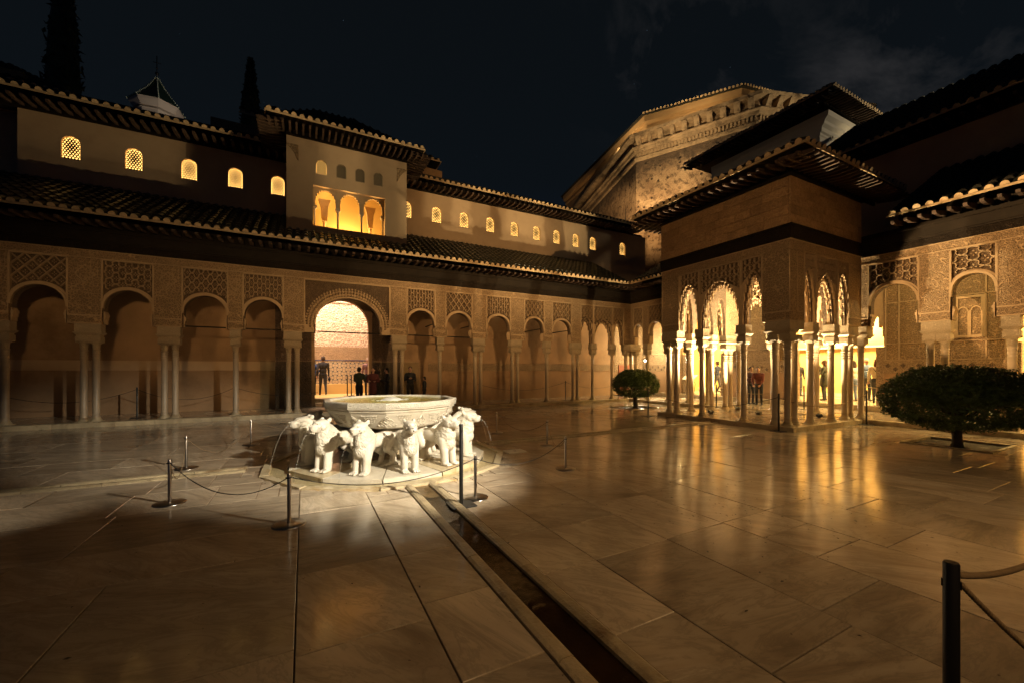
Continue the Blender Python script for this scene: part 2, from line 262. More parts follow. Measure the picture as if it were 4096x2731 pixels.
# ---------------------------------------------------------------- mesh helpers
class MB:
    def __init__(s, T=None): s.v = []; s.f = []; s.mi = []; s.sm = []; s.T = T
    def add(s, vs, fs, mi=0, smooth=False):
        b = len(s.v)
        s.v += [s.T(*p) if s.T else tuple(p) for p in vs]
        for f in fs: s.f.append([b+i for i in f]); s.mi.append(mi); s.sm.append(smooth)
    def box(s, x0, x1, y0, y1, z0, z1, mi=0):
        s.add([(x0, y0, z0), (x1, y0, z0), (x1, y1, z0), (x0, y1, z0), (x0, y0, z1), (x1, y0, z1), (x1, y1, z1), (x0, y1, z1)],
              [(0, 3, 2, 1), (4, 5, 6, 7), (0, 1, 5, 4), (1, 2, 6, 5), (2, 3, 7, 6), (3, 0, 4, 7)], mi)
    def cham(s, x0, x1, y0, y1, z0, z1, c, mi=0):
        s.add([(x0, y0, z0), (x1, y0, z0), (x1, y1, z0), (x0, y1, z0), (x0, y0, z1-c), (x1, y0, z1-c), (x1, y1, z1-c), (x0, y1, z1-c),
               (x0+c, y0+c, z1), (x1-c, y0+c, z1), (x1-c, y1-c, z1), (x0+c, y1-c, z1)],
              [(8, 9, 10, 11), (0, 1, 5, 4), (1, 2, 6, 5), (2, 3, 7, 6), (3, 0, 4, 7), (4, 5, 9, 8), (5, 6, 10, 9), (6, 7, 11, 10), (7, 4, 8, 11)], mi)
    def frustum(s, cx, cy, z0, z1, hx0, hy0, hx1, hy1, mi=0):
        s.add([(cx-hx0, cy-hy0, z0), (cx+hx0, cy-hy0, z0), (cx+hx0, cy+hy0, z0), (cx-hx0, cy+hy0, z0), (cx-hx1, cy-hy1, z1), (cx+hx1, cy-hy1, z1), (cx+hx1, cy+hy1, z1), (cx-hx1, cy+hy1, z1)],
              [(0, 3, 2, 1), (4, 5, 6, 7), (0, 1, 5, 4), (1, 2, 6, 5), (2, 3, 7, 6), (3, 0, 4, 7)], mi)
    def prism(s, poly, y0, y1, mi=0):
        n = len(poly)
        s.add([(p[0], y0, p[1]) for p in poly]+[(p[0], y1, p[1]) for p in poly],
              [tuple(range(n)), tuple(range(2*n-1, n-1, -1))]+[(i, i+n, (i+1) % n+n, (i+1) % n) for i in range(n)], mi)
    def lathe(s, prof, n=16, c=(0, 0), mi=0, smooth=True, rot=0.0, cap=True):
        vs = []
        for r, z in prof:
            for k in range(n):
                a = 2*math.pi*k/n+rot; vs.append((c[0]+r*math.cos(a), c[1]+r*math.sin(a), z))
        fs = [(i*n+k, i*n+(k+1) % n, (i+1)*n+(k+1) % n, (i+1)*n+k) for i in range(len(prof)-1) for k in range(n)]
        s.add(vs, fs, mi, smooth)
        if cap:
            s.add(vs[:n][::-1], [tuple(range(n))], mi); s.add(vs[-n:], [tuple(range(n))], mi)
    def tube(s, pts, r, n=6, mi=0, smooth=True):
        P = [Vector(p) for p in pts]; m = len(P); vs = []
        rr = r if isinstance(r, (list, tuple)) else [r]*m
        for i, p in enumerate(P):
            t = (P[min(i+1, m-1)]-P[max(i-1, 0)]).normalized()
            u = t.orthogonal().normalized() if abs(t.z) > 0.95 else t.cross(Vector((0, 0, 1))).normalized()
            v = t.cross(u)
            for k in range(n):
                a = 2*math.pi*k/n; q = p+(u*math.cos(a)+v*math.sin(a))*rr[i]; vs.append(tuple(q))
        fs = [(i*n+k, i*n+(k+1) % n, (i+1)*n+(k+1) % n, (i+1)*n+k) for i in range(m-1) for k in range(n)]
        fs += [tuple(range(n))[::-1], tuple(range((m-1)*n, m*n))]
        s.add(vs, fs, mi, smooth)
    def ball(s, c, r, nu=10, nv=7, mi=0, rot=None, smooth=True):
        if not isinstance(r, (tuple, list)): r = (r, r, r)
        vs = []; c = Vector(c)
        for j in range(nv+1):
            ph = math.pi*j/nv
            for i in range(nu):
                th = 2*math.pi*i/nu; p = Vector((r[0]*math.sin(ph)*math.cos(th), r[1]*math.sin(ph)*math.sin(th), r[2]*math.cos(ph)))
                if rot: p = rot @ p
                vs.append(tuple(c+p))
        s.add(vs, [(j*nu+i, j*nu+(i+1) % nu, (j+1)*nu+(i+1) % nu, (j+1)*nu+i) for j in range(nv) for i in range(nu)], mi, smooth)
    def mesh(s, name, mats):
        me = bpy.data.meshes.new(name); me.from_pydata(s.v, [], s.f)
        for m in (mats if isinstance(mats, (list, tuple)) else [mats]): me.materials.append(m)
        if s.f: me.polygons.foreach_set('material_index', s.mi); me.polygons.foreach_set('use_smooth', s.sm)
        me.validate(); me.update(); return me

WP = {}   # world position of unrotated parents
def _wp(o): return WP.get(o.name, Vector((0, 0, 0)))
def thing(name, label, cat, loc=(0, 0, 0), rz=0.0, group=None, kind=None):
    o = bpy.data.objects.new(name, None); col.objects.link(o); o.location = loc; o.rotation_euler.z = rz; o.empty_display_size = 0.2
    if label: o['label'] = label
    if cat: o['category'] = cat
    if group: o['group'] = group
    if kind: o['kind'] = kind
    WP[o.name] = Vector(loc); return o
def part(name, mb, mats, parent, kind=None, label=None):
    """verts given in world space (parent chain unrotated)"""
    off = _wp(parent) if parent else Vector((0, 0, 0))
    if mb.v:
        a = np.array(mb.v)
        c = np.array([(a[:, 0].min()+a[:, 0].max())/2, (a[:, 1].min()+a[:, 1].max())/2, a[:, 2].min()])
    else: c = np.zeros(3)
    mb.v = [(p[0]-c[0], p[1]-c[1], p[2]-c[2]) for p in mb.v]
    me = mb.mesh(name, mats); o = bpy.data.objects.new(name, me); col.objects.link(o)
    o.parent = parent; o.location = Vector(c)-off; WP[o.name] = Vector(c)
    if kind: o['kind'] = kind
    if label: o['label'] = label
    return o
def local(name, me, parent, loc=(0, 0, 0), rot=None, scale=None, kind=None, label=None):
    """mesh placed at world loc under an unrotated parent (or local under a rotated thing when parent keeps no WP use)"""
    o = bpy.data.objects.new(name, me); col.objects.link(o); o.parent = parent
    o.location = Vector(loc)-(_wp(parent) if parent else Vector((0, 0, 0))); WP[o.name] = Vector(loc)
    if rot is not None: o.rotation_euler = rot
    if scale is not None: o.scale = scale
    if kind: o['kind'] = kind
    if label: o['label'] = label
    return o
def sub(name, me, parent, loc=(0, 0, 0), rot=None):
    o = bpy.data.objects.new(name, me); col.objects.link(o); o.parent = parent; o.location = loc
    if rot is not None: o.rotation_euler = rot
    return o
def tag(o, label, cat, group=None, kind=None):
    if label: o['label'] = label
    if cat: o['category'] = cat
    if group: o['group'] = group
    if kind: o['kind'] = kind
    return o

# ---------------------------------------------------------------- ground and paving
gb = MB(); gb.box(-60, 80, -60, 80, -0.6, -0.30)
tag(part('ground', gb, M['joint'], None), None, None, kind='structure')
cb = MB()
def base_rect(x0, x1, y0, y1): cb.box(x0, x1, y0, y1, -0.20, -0.035)
EY0, EY1 = -0.42, -0.10; WY0, WY1 = -0.16, 0.18      # east and west channels (kerb to kerb)
base_rect(-14.2, 14.2, -7.6, 7.6)
court = part('courtyard_floor', cb, M['joint'], None, kind='structure')
def slab(x0, x1, y0, y1, z=0.0, parent=None, gap=0.0045, th=0.034, name='slab', m='slab'):
    x0 += gap; x1 -= gap; y0 += gap; y1 -= gap
    if x1-x0 < 0.05 or y1-y0 < 0.05: return
    b = MB(); b.cham(-(x1-x0)/2, (x1-x0)/2, -(y1-y0)/2, (y1-y0)/2, -th, 0, 0.0035)
    o = local(name, b.mesh(name, M[m]), parent or court, ((x0+x1)/2, (y0+y1)/2, z+rnd.uniform(-0.0015, 0.0015)))
    o.rotation_euler = (rnd.uniform(-1, 1)*0.0012, rnd.uniform(-1, 1)*0.0012, 0); return o
PITS = [(10.35, 11.95, -5.48, -4.12), (10.35, 11.95, 4.0, 5.5)]
FR = 2.12
FC = (-0.02, -0.40)
def blocked(x0, x1, y0, y1):
    for a, b, c, d in PITS:
        if x0 < b and x1 > a and y0 < d and y1 > c: return True
    if x0 < 14.3 and x1 > 9.72 and y0 < 2.22 and y1 > -2.26: return True
    qx = min(max(FC[0], x0), x1)-FC[0]; qy = min(max(FC[1], y0), y1)-FC[1]
    return math.hypot(qx, qy) < FR-0.12
def put(x0, x1, y0, y1, depth=0):
    if blocked(x0, x1, y0, y1):
        # split until pieces are either free or small
        if depth > 5 or (x1-x0 < 0.22 and y1-y0 < 0.22): return
        if x1-x0 > y1-y0:
            cuts = [c for a in PITS for c in a[:2] if x0+0.02 < c < x1-0.02]+([9.72] if x0+0.02 < 9.72 < x1-0.02 else [])
            m = cuts[0] if cuts else (x0+x1)/2; put(x0, m, y0, y1, depth+1); put(m, x1, y0, y1, depth+1)
        else:
            cuts = [c for a in PITS for c in a[2:] if y0+0.02 < c < y1-0.02]+[c for c in (2.22, -2.26) if y0+0.02 < c < y1-0.02 and x1 > 9.72]
            m = cuts[0] if cuts else (y0+y1)/2; put(x0, x1, y0, m, depth+1); put(x0, x1, m, y1, depth+1)
    else: slab(x0, x1, y0, y1)
def strip_y(x0, x1, ys):
    for a, b in zip(ys[:-1], ys[1:]): put(x0, x1, a, b)
def strip_x(y0, y1, xs):
    for a, b in zip(xs[:-1], xs[1:]): put(a, b, y0, y1)
def rnd_cuts(a, b, lo, hi):
    c = [a]
    while c[-1] < b-hi*1.15: c.append(c[-1]+rnd.uniform(lo, hi))
    c.append(b); return c
# near right quarter, strips run towards the far arcade
strip_y(0.22, 0.745, [-7.5, -6.9, -6.15, -5.32, -4.54, -3.75, -2.95, -2.2, -0.18])
strip_y(0.745, 1.62, [-7.5, -6.77, -5.32, -4.58, -4.0, -2.96, -1.8, -0.18])
strip_y(1.62, 2.47, [-7.5, -6.6, -5.30, -4.2, -3.2, -2.1, -1.2, -0.18])
strip_y(2.47, 3.255, [-7.5, -6.17, -5.72, -5.29, -4.1, -2.9, -1.7, -0.18])
strip_y(3.255, 4.12, [-7.5, -6.37, -5.28, -3.9, -2.6, -1.4, -0.18])
strip_y(4.12, 4.95, [-7.5, -5.70, -4.4, -3.4, -2.0, -0.9, -0.18])
x = 4.95
while x < 13.4:
    x2 = min(13.42, x+rnd.uniform(0.75, 1.0)); 
    if 13.42-x2 < 0.4: x2 = 13.42
    strip_y(x, x2, rnd_cuts(-7.5, -0.18, 0.9, 1.9)); x = x2
# near left quarter
strip_y(-0.745, -0.235, [-7.5, -6.8, -6.07, -5.28, -4.49, -3.66, -2.94, -2.3, -0.44])
strip_y(-1.52, -0.745, [-7.5, -6.55, -5.45, -4.43, -2.94, -2.3, -0.44])
for y0, y1, xs in [(-7.5, -6.7, [-13.8, -11, -8.6, -6.1, -4.0, -2.6, -1.52]), (-6.7, -5.38, [-13.8, -10.2, -7.4, -4.9, -3.3, -2.07, -1.52]), (-5.38, -3.94, [-13.8, -9.6, -7.0, -5.0, -2.79, -1.52]),
                   (-3.94, -3.2, [-13.8, -10.4, -8.0, -5.6, -3.6, -1.52]), (-3.2, -2.08, [-13.8, -9.0, -6.6, -5.0, -3.31, -1.52]), (-2.08, -1.2, [-13.8, -10, -7.4, -5.6, -3.4, -2.5, -1.52]), (-1.2, -0.44, [-13.8, -10.8, -8.4, -6.2, -4.4, -3.3, -2.0])]:
    strip_x(y0, y1, xs)
# far quarters
y = -0.08
ys = rnd_cuts(-0.08, 7.45, 0.75, 1.15)
for a, b in zip(ys[:-1], ys[1:]): strip_x(a, b, rnd_cuts(-13.8, -0.2, 1.0, 2.2))
ys = rnd_cuts(0.20, 7.45, 0.75, 1.15)
for a, b in zip(ys[:-1], ys[1:]): strip_x(a, b, rnd_cuts(0.2, 13.42, 1.0, 2.2))

# channels with rounded kerb stones, a stone bed and water
def kerb_run(parent, a, b, c0, c1, axis, top=0.028, name='kerb_stone'):
    cuts = rnd_cuts(a, b, 0.7, 1.5)
    for p, q in zip(cuts[:-1], cuts[1:]):
        k = MB(); L = (q-p)/2-0.004; W = (c1-c0)/2; t = top+rnd.uniform(-0.003, 0.003)
        prof = [(-W, -0.06), (-W, t*0.45), (-W*0.55, t*0.95), (0, t), (W*0.55, t*0.95), (W, t*0.45), (W, -0.06)]
        n = len(prof)
        if axis == 'y': vs = [(u, s, z) for s in (-L, L) for u, z in prof]; loc = ((c0+c1)/2, (p+q)/2, 0)
        else: vs = [(s, u, z) for s in (-L, L) for u, z in prof]; loc = ((p+q)/2, (c0+c1)/2, 0)
        k.add(vs, [(i, i+1, i+1+n, i+n) for i in range(n-1)]+[tuple(range(n)), tuple(range(2*n-1, n-1, -1))], 0)
        o = local(name, k.mesh(name, M['kerb']), parent, loc); o.rotation_euler.z = rnd.uniform(-0.003, 0.003)
def channel(a, b, c0, c1, axis, label):
    t = MB()
    if axis == 'y': t.box(c0+0.09, c1-0.09, a, b, -0.034, -0.026)
    else: t.box(a, b, c0+0.09, c1-0.09, -0.034, -0.026)
    o = part('water_channel', t, M['channelbed'], None, kind='structure')
    kerb_run(o, a, b, c0, c0+0.105, axis); kerb_run(o, a, b, c1-0.105, c1, axis)
    wv = MB()
    if axis == 'y': wv.box(c0+0.106, c1-0.106, a, b, -0.024, -0.010)
    else: wv.box(a, b, c0+0.106, c1-0.106, -0.024, -0.010)
    part('water', wv, M['chwater'], o)
channel(-7.45, -2.42, -0.23, 0.205, 'y', '')
channel(2.08, 9.70, WY0, WY1, 'x', ''); channel(-13.7, -2.3, EY0, EY1, 'x', '')
channel(1.75, 7.4, -0.22, 0.2, 'y', '')

# planting pits
for i, (a, b, c, d) in enumerate(PITS):
    s = MB(); nx, ny = 16, 14; vs = [(a+0.07+(b-a-0.14)*u/nx, c+0.07+(d-c-0.14)*v/ny, -0.025+0.035*mnoise.noise(Vector((u*0.5+i*9, v*0.5, 0)))) for v in range(ny+1) for u in range(nx+1)]
    s.add(vs, [(v*(nx+1)+u, v*(nx+1)+u+1, (v+1)*(nx+1)+u+1, (v+1)*(nx+1)+u) for v in range(ny) for u in range(nx)], 0, True)
    pit = part('planting_pit', s, M['soil'], None, kind='structure')
    e = MB(); e.box(a, b, c, c+0.06, -0.03, 0.022); part('edging_stone', e, M['kerb'], pit)
    e = MB(); e.box(a, b, d-0.06, d, -0.03, 0.022); part('edging_stone', e, M['kerb'], pit)
    e = MB(); e.box(a, a+0.06, c+0.061, d-0.061, -0.03, 0.022); part('edging_stone', e, M['kerb'], pit)
    e = MB(); e.box(b-0.06, b, c+0.061, d-0.061, -0.03, 0.022); part('edging_stone', e, M['kerb'], pit)

lt = MB()
for i in range(420):
    if i < 230: x_, y_ = rnd.gauss(3.3, 0.75), rnd.gauss(-5.2, 0.7)
    elif i < 330: x_, y_ = rnd.gauss(9.6, 0.8), rnd.gauss(-5.4, 0.6)
    else: x_, y_ = rnd.uniform(-4, 8), rnd.uniform(-7, -1)
    an = rnd.uniform(0, 6.28); L_ = rnd.uniform(0.006, 0.022); c_, s_ = math.cos(an)*L_, math.sin(an)*L_; z_ = rnd.uniform(0.0035, 0.006)
    if not blocked(x_-.05, x_+.05, y_-.05, y_+.05): lt.add([(x_-c_, y_-s_, z_), (x_+s_*.4, y_-c_*.4, z_+.003), (x_+c_, y_+s_, z_), (x_-s_*.4, y_+c_*.4, z_)], [(0, 1, 2, 3)])
tag(part('leaf_litter', lt, M['bark'], None), 'tiny dry leaf crumbs scattered over the polished paving', 'litter', kind='stuff')
# gallery platforms
def platform(x0, x1, y0, y1, zt, edge=None, n=(1.0, 1.6)):
    b = MB(); b.box(x0+0.02, x1-0.02, y0+0.02, y1-0.02, -0.2, zt-0.036)
    o = part('gallery_floor', b, M['joint'], None, kind='structure')
    xs = rnd_cuts(x0, x1, *n); 
    for p, q in zip(xs[:-1], xs[1:]):
        ys_ = rnd_cuts(y0, y1, 0.7, 1.0)
        for r_, t_ in zip(ys_[:-1], ys_[1:]): slab(p, q, r_, t_, zt, o)
    return o
pl = platform(-13.9, 14.3, 7.66, 10.0, 0.13)
def riser(o, a, b, c0, c1, zt, axis):
    cuts = rnd_cuts(a, b, 0.8, 2.2)
    for p, q in zip(cuts[:-1], cuts[1:]):
        k = MB()
        if axis == 'x': k.cham(p+0.003, q-0.003, c0, c1, -0.03, zt+0.004, 0.008)
        else: k.cham(c0, c1, p+0.003, q-0.003, -0.03, zt+0.004, 0.008)
        part('kerb_stone', k, M['kerb'], o)
riser(pl, -13.9, 13.5, 7.46, 7.655, 0.13, 'x')
pw = platform(13.64, 16.6, -9.0, 7.66, 0.13)
riser(pw, -9.0, -2.26, 13.45, 13.635, 0.13, 'y'); riser(pw, 2.22, 7.46, 13.45, 13.635, 0.13, 'y')
pp = platform(9.86, 13.44, -2.13, 2.1, 0.12, n=(0.9, 1.2))
riser(pp, -2.26, 2.22, 9.72, 9.855, 0.12, 'y'); riser(pp, 9.858, 13.44, -2.26, -2.135, 0.12, 'x'); riser(pp, 9.858, 13.44, 2.105, 2.22, 0.12, 'x')
ph = platform(16.6, 21.2, -9.0, 9.0, 0.33); riser(ph, -9.0, 9.0, 16.5, 16.595, 0.33, 'y')

# ---------------------------------------------------------------- columns (shared meshes)
def lathe_mesh(name, prof, mat_, n=18):
    b = MB(); b.lathe(prof, n); return b.mesh(name, mat_)
SH = 2.27
ME = {}
ME['shaft'] = lathe_mesh('shaft', [(0.086, 0.115), (0.081, 0.16), (0.0805, 0.19), (0.083, 0.195), (0.083, 0.21), (0.080, 0.215), (0.079, 0.9), (0.077, 1.80), (0.082, 1.81), (0.082, 1.835), (0.077, 1.845), (0.077, 1.88), (0.083, 1.89), (0.083, 1.91), (0.077, 1.92), (0.077, 1.95), (0.084, 1.96), (0.084, 1.985), (0.078, 1.995), (0.079, 2.02), (0.092, 2.035), (0.092, 2.055), (0.080, 2.06)], M['column'])
def base_mesh():
    b = MB(); b.lathe([(0.135, 0.0), (0.132, 0.03), (0.112, 0.075), (0.094, 0.10), (0.10, 0.106), (0.10, 0.116), (0.088, 0.12)], 18); b.frustum(0, 0, 0.0, 0.018, 0.15, 0.15, 0.145, 0.145); return b.mesh('base', M['kerb'])
ME['base'] = base_mesh()
def capital_mesh(s=1.0):
    b = MB(); b.lathe([(0.080, 2.055), (0.082, 2.12), (0.090, 2.20), (0.094, 2.235)], 18)
    b.frustum(0, 0, 2.23, 2.31, 0.085*s, 0.085*s, 0.135*s, 0.135*s); b.box(-0.137*s, 0.137*s, -0.137*s, 0.137*s, 2.311, 2.435)
    for sx in (-1, 1):
        for sy in (-1, 1): b.ball((sx*0.112*s, sy*0.112*s, 2.29), 0.034, 8, 6)
    return b.mesh('capital', M['capital'])
ME['capital'] = capital_mesh()
def impost_mesh(hx, hy):
    b = MB(); b.frustum(0, 0, 2.437, 2.47, 0.14+hx-0.15, 0.14+hy-0.15, hx-0.01, hy-0.01); b.frustum(0, 0, 2.471, 2.535, hx-0.01, hy-0.01, hx+0.045, hy+0.045)
    b.box(-hx-0.045, hx+0.045, -hy-0.045, hy+0.045, 2.536, 2.562); b.box(-hx-0.02, hx+0.02, -hy-0.02, hy+0.02, 2.563, 2.80); return b.mesh('impost', M['capital'])
IMP = {}
def impost(hx, hy):
    k = (round(hx, 2), round(hy, 2))
    if k not in IMP: IMP[k] = impost_mesh(*k)
    return IMP[k]
def column(parent, x, y, z=0.13):
    o = local('column', ME['shaft'], parent, (x, y, z)); o.rotation_euler.z = rnd.uniform(0, 6)
    zz = o.rotation_euler.z
    sub('base', ME['base'], o, (0, 0, 0), (0, 0, -zz)); sub('capital', ME['capital'], o, (0, 0, 0), (0, 0, -zz)); return o
def col_group(parent, pts, z=0.13, imp=None):
    for p in pts: column(parent, p[0], p[1], z)
    xs = [p[0] for p in pts]; ys_ = [p[1] for p in pts]
    hx = (max(xs)-min(xs))/2+0.13; hy = (max(ys_)-min(ys_))/2+0.13
    if imp: hx, hy = imp
    local('impost', impost(hx, hy), parent, ((max(xs)+min(xs))/2, (max(ys_)+min(ys_))/2, z))

# ---------------------------------------------------------------- arcade bays
def arch_pts(a, b, zb, crown, n=18, point=0.04, stilt=None, horseshoe=0.0):
    c = (a+b)/2; r = (b-a)/2; zs = crown-r-point if stilt is None else stilt
    pts = [(a, zb), (a, zs-0.12)]
    for i in range(n+1):
        th = math.pi*(1-i/n); x = c+r*math.cos(th)*(1+horseshoe*math.sin(th)*0); s = math.sin(th)
        pz = (crown-zs)*(s**0.92 if s > 0 else 0)
        pts.append((x, zs+pz+ (0 if abs(x-c) > 0.18 else 0)))
    pts += [(b, zs-0.12), (b, zb)]; return pts
def muq_pts(a, b, zb, zs, crown, n=6, ins=0.0, phase=0.0):
    a += ins; b -= ins; crown -= ins*1.3; zs -= ins*0.4
    c = (a+b)/2; r = (b-a)/2
    prof = [(0, 0.0)]
    for i in range(1, n+1):
        t = min(1, (i-phase)/n) if i < n else 1.0
        prof.append((1-math.cos(t*math.pi/2)**1.25, math.sin(t*math.pi/2)**0.95))
    L = [(a, zb), (a, zs)]; px, pz = a, zs
    for i in range(1, n+1):
        x = a+r*prof[i][0]; z = zs+(crown-zs)*prof[i][1]
        # niche: up along the inner side, a small round head, then a drip
        wd = x-px; hh = z-pz; L.append((px+wd*0.04, pz+hh*0.72))
        for k in range(1, 4):
            th = math.pi*(1-k/4); L.append((px+wd/2+wd*0.5*math.cos(th), pz+hh*0.72+min(hh*0.28, wd*0.6)*math.sin(th)+hh*0.05*k/4))
        if i < n: L.append((x-wd*0.04, pz+hh*0.80)); L.append((x, pz+hh*0.66)); L.append((x+0.004, z))
        else: L.append((x, z))
        px, pz = x, z
    Rr = [(2*c-x, z) for x, z in L[:-1]][::-1]
    return L+Rr
def arch_poly(u0, u1, zt, pts):
    zb = pts[0][1]; return [(u0, zb)]+pts+[(u1, zb), (u1, zt), (u0, zt)]
def inside(pts, u, z, pad=0.0):
    # opening test on the arch outline grown by pad
    a, b = pts[0][0]-pad, pts[-1][0]+pad
    if u < a or u > b: return False
    c = (a+b)/2; s = (pts[-1][0]-pts[0][0]+2*pad)/(pts[-1][0]-pts[0][0]) ; uu = c+(u-c)/s
    best = None
    for (x0, z0), (x1, z1) in zip(pts[:-1], pts[1:]):
        if min(x0, x1)-1e-6 <= uu <= max(x0, x1)+1e-6 and abs(x1-x0) > 1e-6:
            zz = z0+(z1-z0)*(uu-x0)/(x1-x0); best = zz if best is None else max(best, zz)
    return best is not None and z < best+pad
def sebka(T, u0, u1, z0, z1, pts, cw, ch, d0, d1, style, wd=0.03, pad=0.11):
    b = MB(T); nseg = 10
    def seg(p, q, w0=wd):
        m = ((p[0]+q[0])/2, (p[1]+q[1])/2)
        if not (u0+0.01 < m[0] < u1-0.01 and z0 < m[1] < z1-0.005) or (pts and inside(pts, m[0], m[1], pad)): return
        t = Vector((q[0]-p[0], q[1]-p[1])); 
        if t.length < 1e-6: return
        n = Vector((-t.y, t.x)).normalized()*w0/2; i = n*0.55
        P = [(p[0]-n.x, d1, p[1]-n.y), (p[0]-i.x, d0, p[1]-i.y), (p[0]+i.x, d0, p[1]+i.y), (p[0]+n.x, d1, p[1]+n.y)]
        Q = [(q[0]-n.x, d1, q[1]-n.y), (q[0]-i.x, d0, q[1]-i.y), (q[0]+i.x, d0, q[1]+i.y), (q[0]+n.x, d1, q[1]+n.y)]
        b.add(P+Q, [(0, 1, 5, 4), (1, 2, 6, 5), (2, 3, 7, 6)], 0)
    uc = (u0+u1)/2
    for sgn in (1, -1):
        k = -30
        while k < 30:
            prev = None; zt = z1
            N = int((z1-z0)/ch*nseg)+nseg
            for i in range(N+1):
                s = i/nseg; z = z1-s*ch; u = uc+(k*cw)+sgn*s*cw
                if style == 'lobed':
                    u += sgn*cw*0.13*math.sin(4*math.pi*s); z += ch*0.03*math.sin(8*math.pi*s)
                elif style == 'wavy': u += sgn*cw*0.09*math.sin(4*math.pi*s)
                if prev: seg(prev, (u, z))
                prev = (u, z)
            k += 1
    # rosettes in each lozenge
    k = -20
    for row in range(int((z1-z0)/ch)*2+3):
        z = z1-row*ch*0.5; off = 0 if row % 2 == 0 else 0.5
        for kk in range(-12, 13):
            u = uc+(kk+off)*cw; u += cw*0.0
            zc = z-ch*0.0
            zc2 = zc
            uu = u+cw*0.5 if False else u
            # lozenge centres lie between the ribs
            uu = uc+(kk+off+0.5)*cw
            if not (u0+0.04 < uu < u1-0.04 and z0 < zc2 < z1-0.04) or (pts and inside(pts, uu, zc2, pad+0.02)): continue
            r = min(cw, ch)*0.13
            for a in range(4):
                an = math.pi/2*a; ex, ez = math.cos(an), math.sin(an)*1.25; px, pz = -math.sin(an), math.cos(an)
                b.add([(uu+ex*r*0.25, d1-0.012, zc2+ez*r*0.25), (uu+ex*r+px*r*0.45, d1-0.004, zc2+ez*r+pz*r*0.45), (uu+ex*r*1.5, d1-0.03, zc2+ez*r*1.5), (uu+ex*r-px*r*0.45, d1-0.004, zc2+ez*r-pz*r*0.45)], [(0, 1, 2, 3)], 0)
    return b
def band(T, pts, off, d0, d1, skip=2):
    # moulding that follows the arch
    b = MB(T); P = pts[skip:len(pts)-skip] if skip else pts; c = (pts[0][0]+pts[-1][0])/2; zs = P[0][1]
    r = (pts[-1][0]-pts[0][0])/2; k = (r+off)/r
    O = [(c+(x-c)*k, zs+(z-zs)*((max(p[1] for p in P)-zs+off)/(max(p[1] for p in P)-zs))) for x, z in P]
    n = len(P); vs = [(x, d0, z) for x, z in P]+[(x, d0, z) for x, z in O]+[(x, d1, z) for x, z in P]+[(x, d1, z) for x, z in O]
    fs = []
    for i in range(n-1): fs += [(i, i+1, n+i+1, n+i), (2*n+i, 2*n+i+1, i+1, i), (n+i, n+i+1, 3*n+i+1, 3*n+i)]
    b.add(vs, fs, 0); return b
def bay(T, parent, u0, u1, a, b_, crown, zb=2.932, zt=4.80, style='diamond', cw=0.20, ch=0.34, d=0.15, muq=None):
    if muq: pts = muq_pts(a, b_, zb, zb+0.15, crown, muq)
    else: pts = arch_pts(a, b_, zb, crown)
    m = MB(T); m.prism(arch_poly(u0, u1, zt, pts), -d+0.085, d)
    pn = part('arch_panel', m, M['stucco2'], parent)
    if muq:
        m = MB(T); p2 = muq_pts(a, b_, zb, zb+0.15, crown+0.05, muq, ins=-0.045)
        p2 = [(min(max(x, u0+0.003), u1-0.003), z) for x, z in p2]
        zc = crown+0.12; m.prism([(max(u0, a-0.14), zb)]+p2+[(min(u1, b_+0.14), zb), (min(u1, b_+0.14), zc-0.35), ((a+b_)/2, zc+0.06), (max(u0, a-0.14), zc-0.35)], -d+0.02, -d+0.084)
        part('stalactite_arch', m, M['rib'], pn)
        m = MB(T); p3 = muq_pts(a, b_, zb, zb+0.1, crown+0.0, max(3, muq-1), ins=0.012, phase=0.35)
        m.prism(arch_poly(u0+0.002, u1-0.002, zt-0.2, p3), -d+0.15, -d+0.22)
        part('stalactite_arch', m, M['rib'], pn)
        pend = MB(T)
        for (x, z) in p3[6:-6:5]:
            pend.lathe([(0.002, z-0.10), (0.016, z-0.075), (0.022, z-0.03), (0.024, z+0.02)], 6, (x, -d+0.185))
        for (x, z) in pts[6:-6:7]:
            pend.lathe([(0.002, z-0.09), (0.016, z-0.06), (0.022, z-0.02), (0.024, z+0.02)], 6, (x, -d+0.10))
        part('stalactite_drops', pend, M['rib'], pn, kind='stuff')
    else:
        m = band(T, pts, 0.055, -d-0.012, -d+0.085); part('arch_moulding', m, M['rib'], pn)
        m = band(T, pts, 0.100, -d+0.03, -d+0.086); part('arch_moulding', m, M['rib'], pn)
        m = MB(T)   # little stalactite corbels under the springing
        for s, e in ((a, 1), (b_, -1)):
            for j, (w_, z0_, z1_) in enumerate([(0.020, 2.935, 3.05), (0.038, 3.052, 3.15), (0.055, 3.152, 3.23), (0.030, 3.232, 3.29)]):
                x0, x1 = sorted((s, s+e*w_)); m.box(x0+(0.001 if e < 0 else 0.0), x1, -d+0.02, d-0.03, z0_, z1_)
        part('corbel', m, M['rib'], pn)
    sb = sebka(T, u0, u1, crown-0.75, zt, pts, cw, ch, -d+0.015, -d+0.084, style, pad=0.13 if not muq else 0.17)
    part('sebka_lattice', sb, M['rib'], pn, kind='stuff')
    # frame around the panel
    m = MB(T)
    m.box(u0, u0+0.022, -d-0.008, -d+0.084, crown-0.55, zt-0.023); m.box(u1-0.022, u1, -d-0.008, -d+0.084, crown-0.55, zt-0.023); m.box(u0, u1, -d-0.008, -d+0.084, zt-0.022, zt)
    part('panel_frame', m, M['rib'], pn); return pn
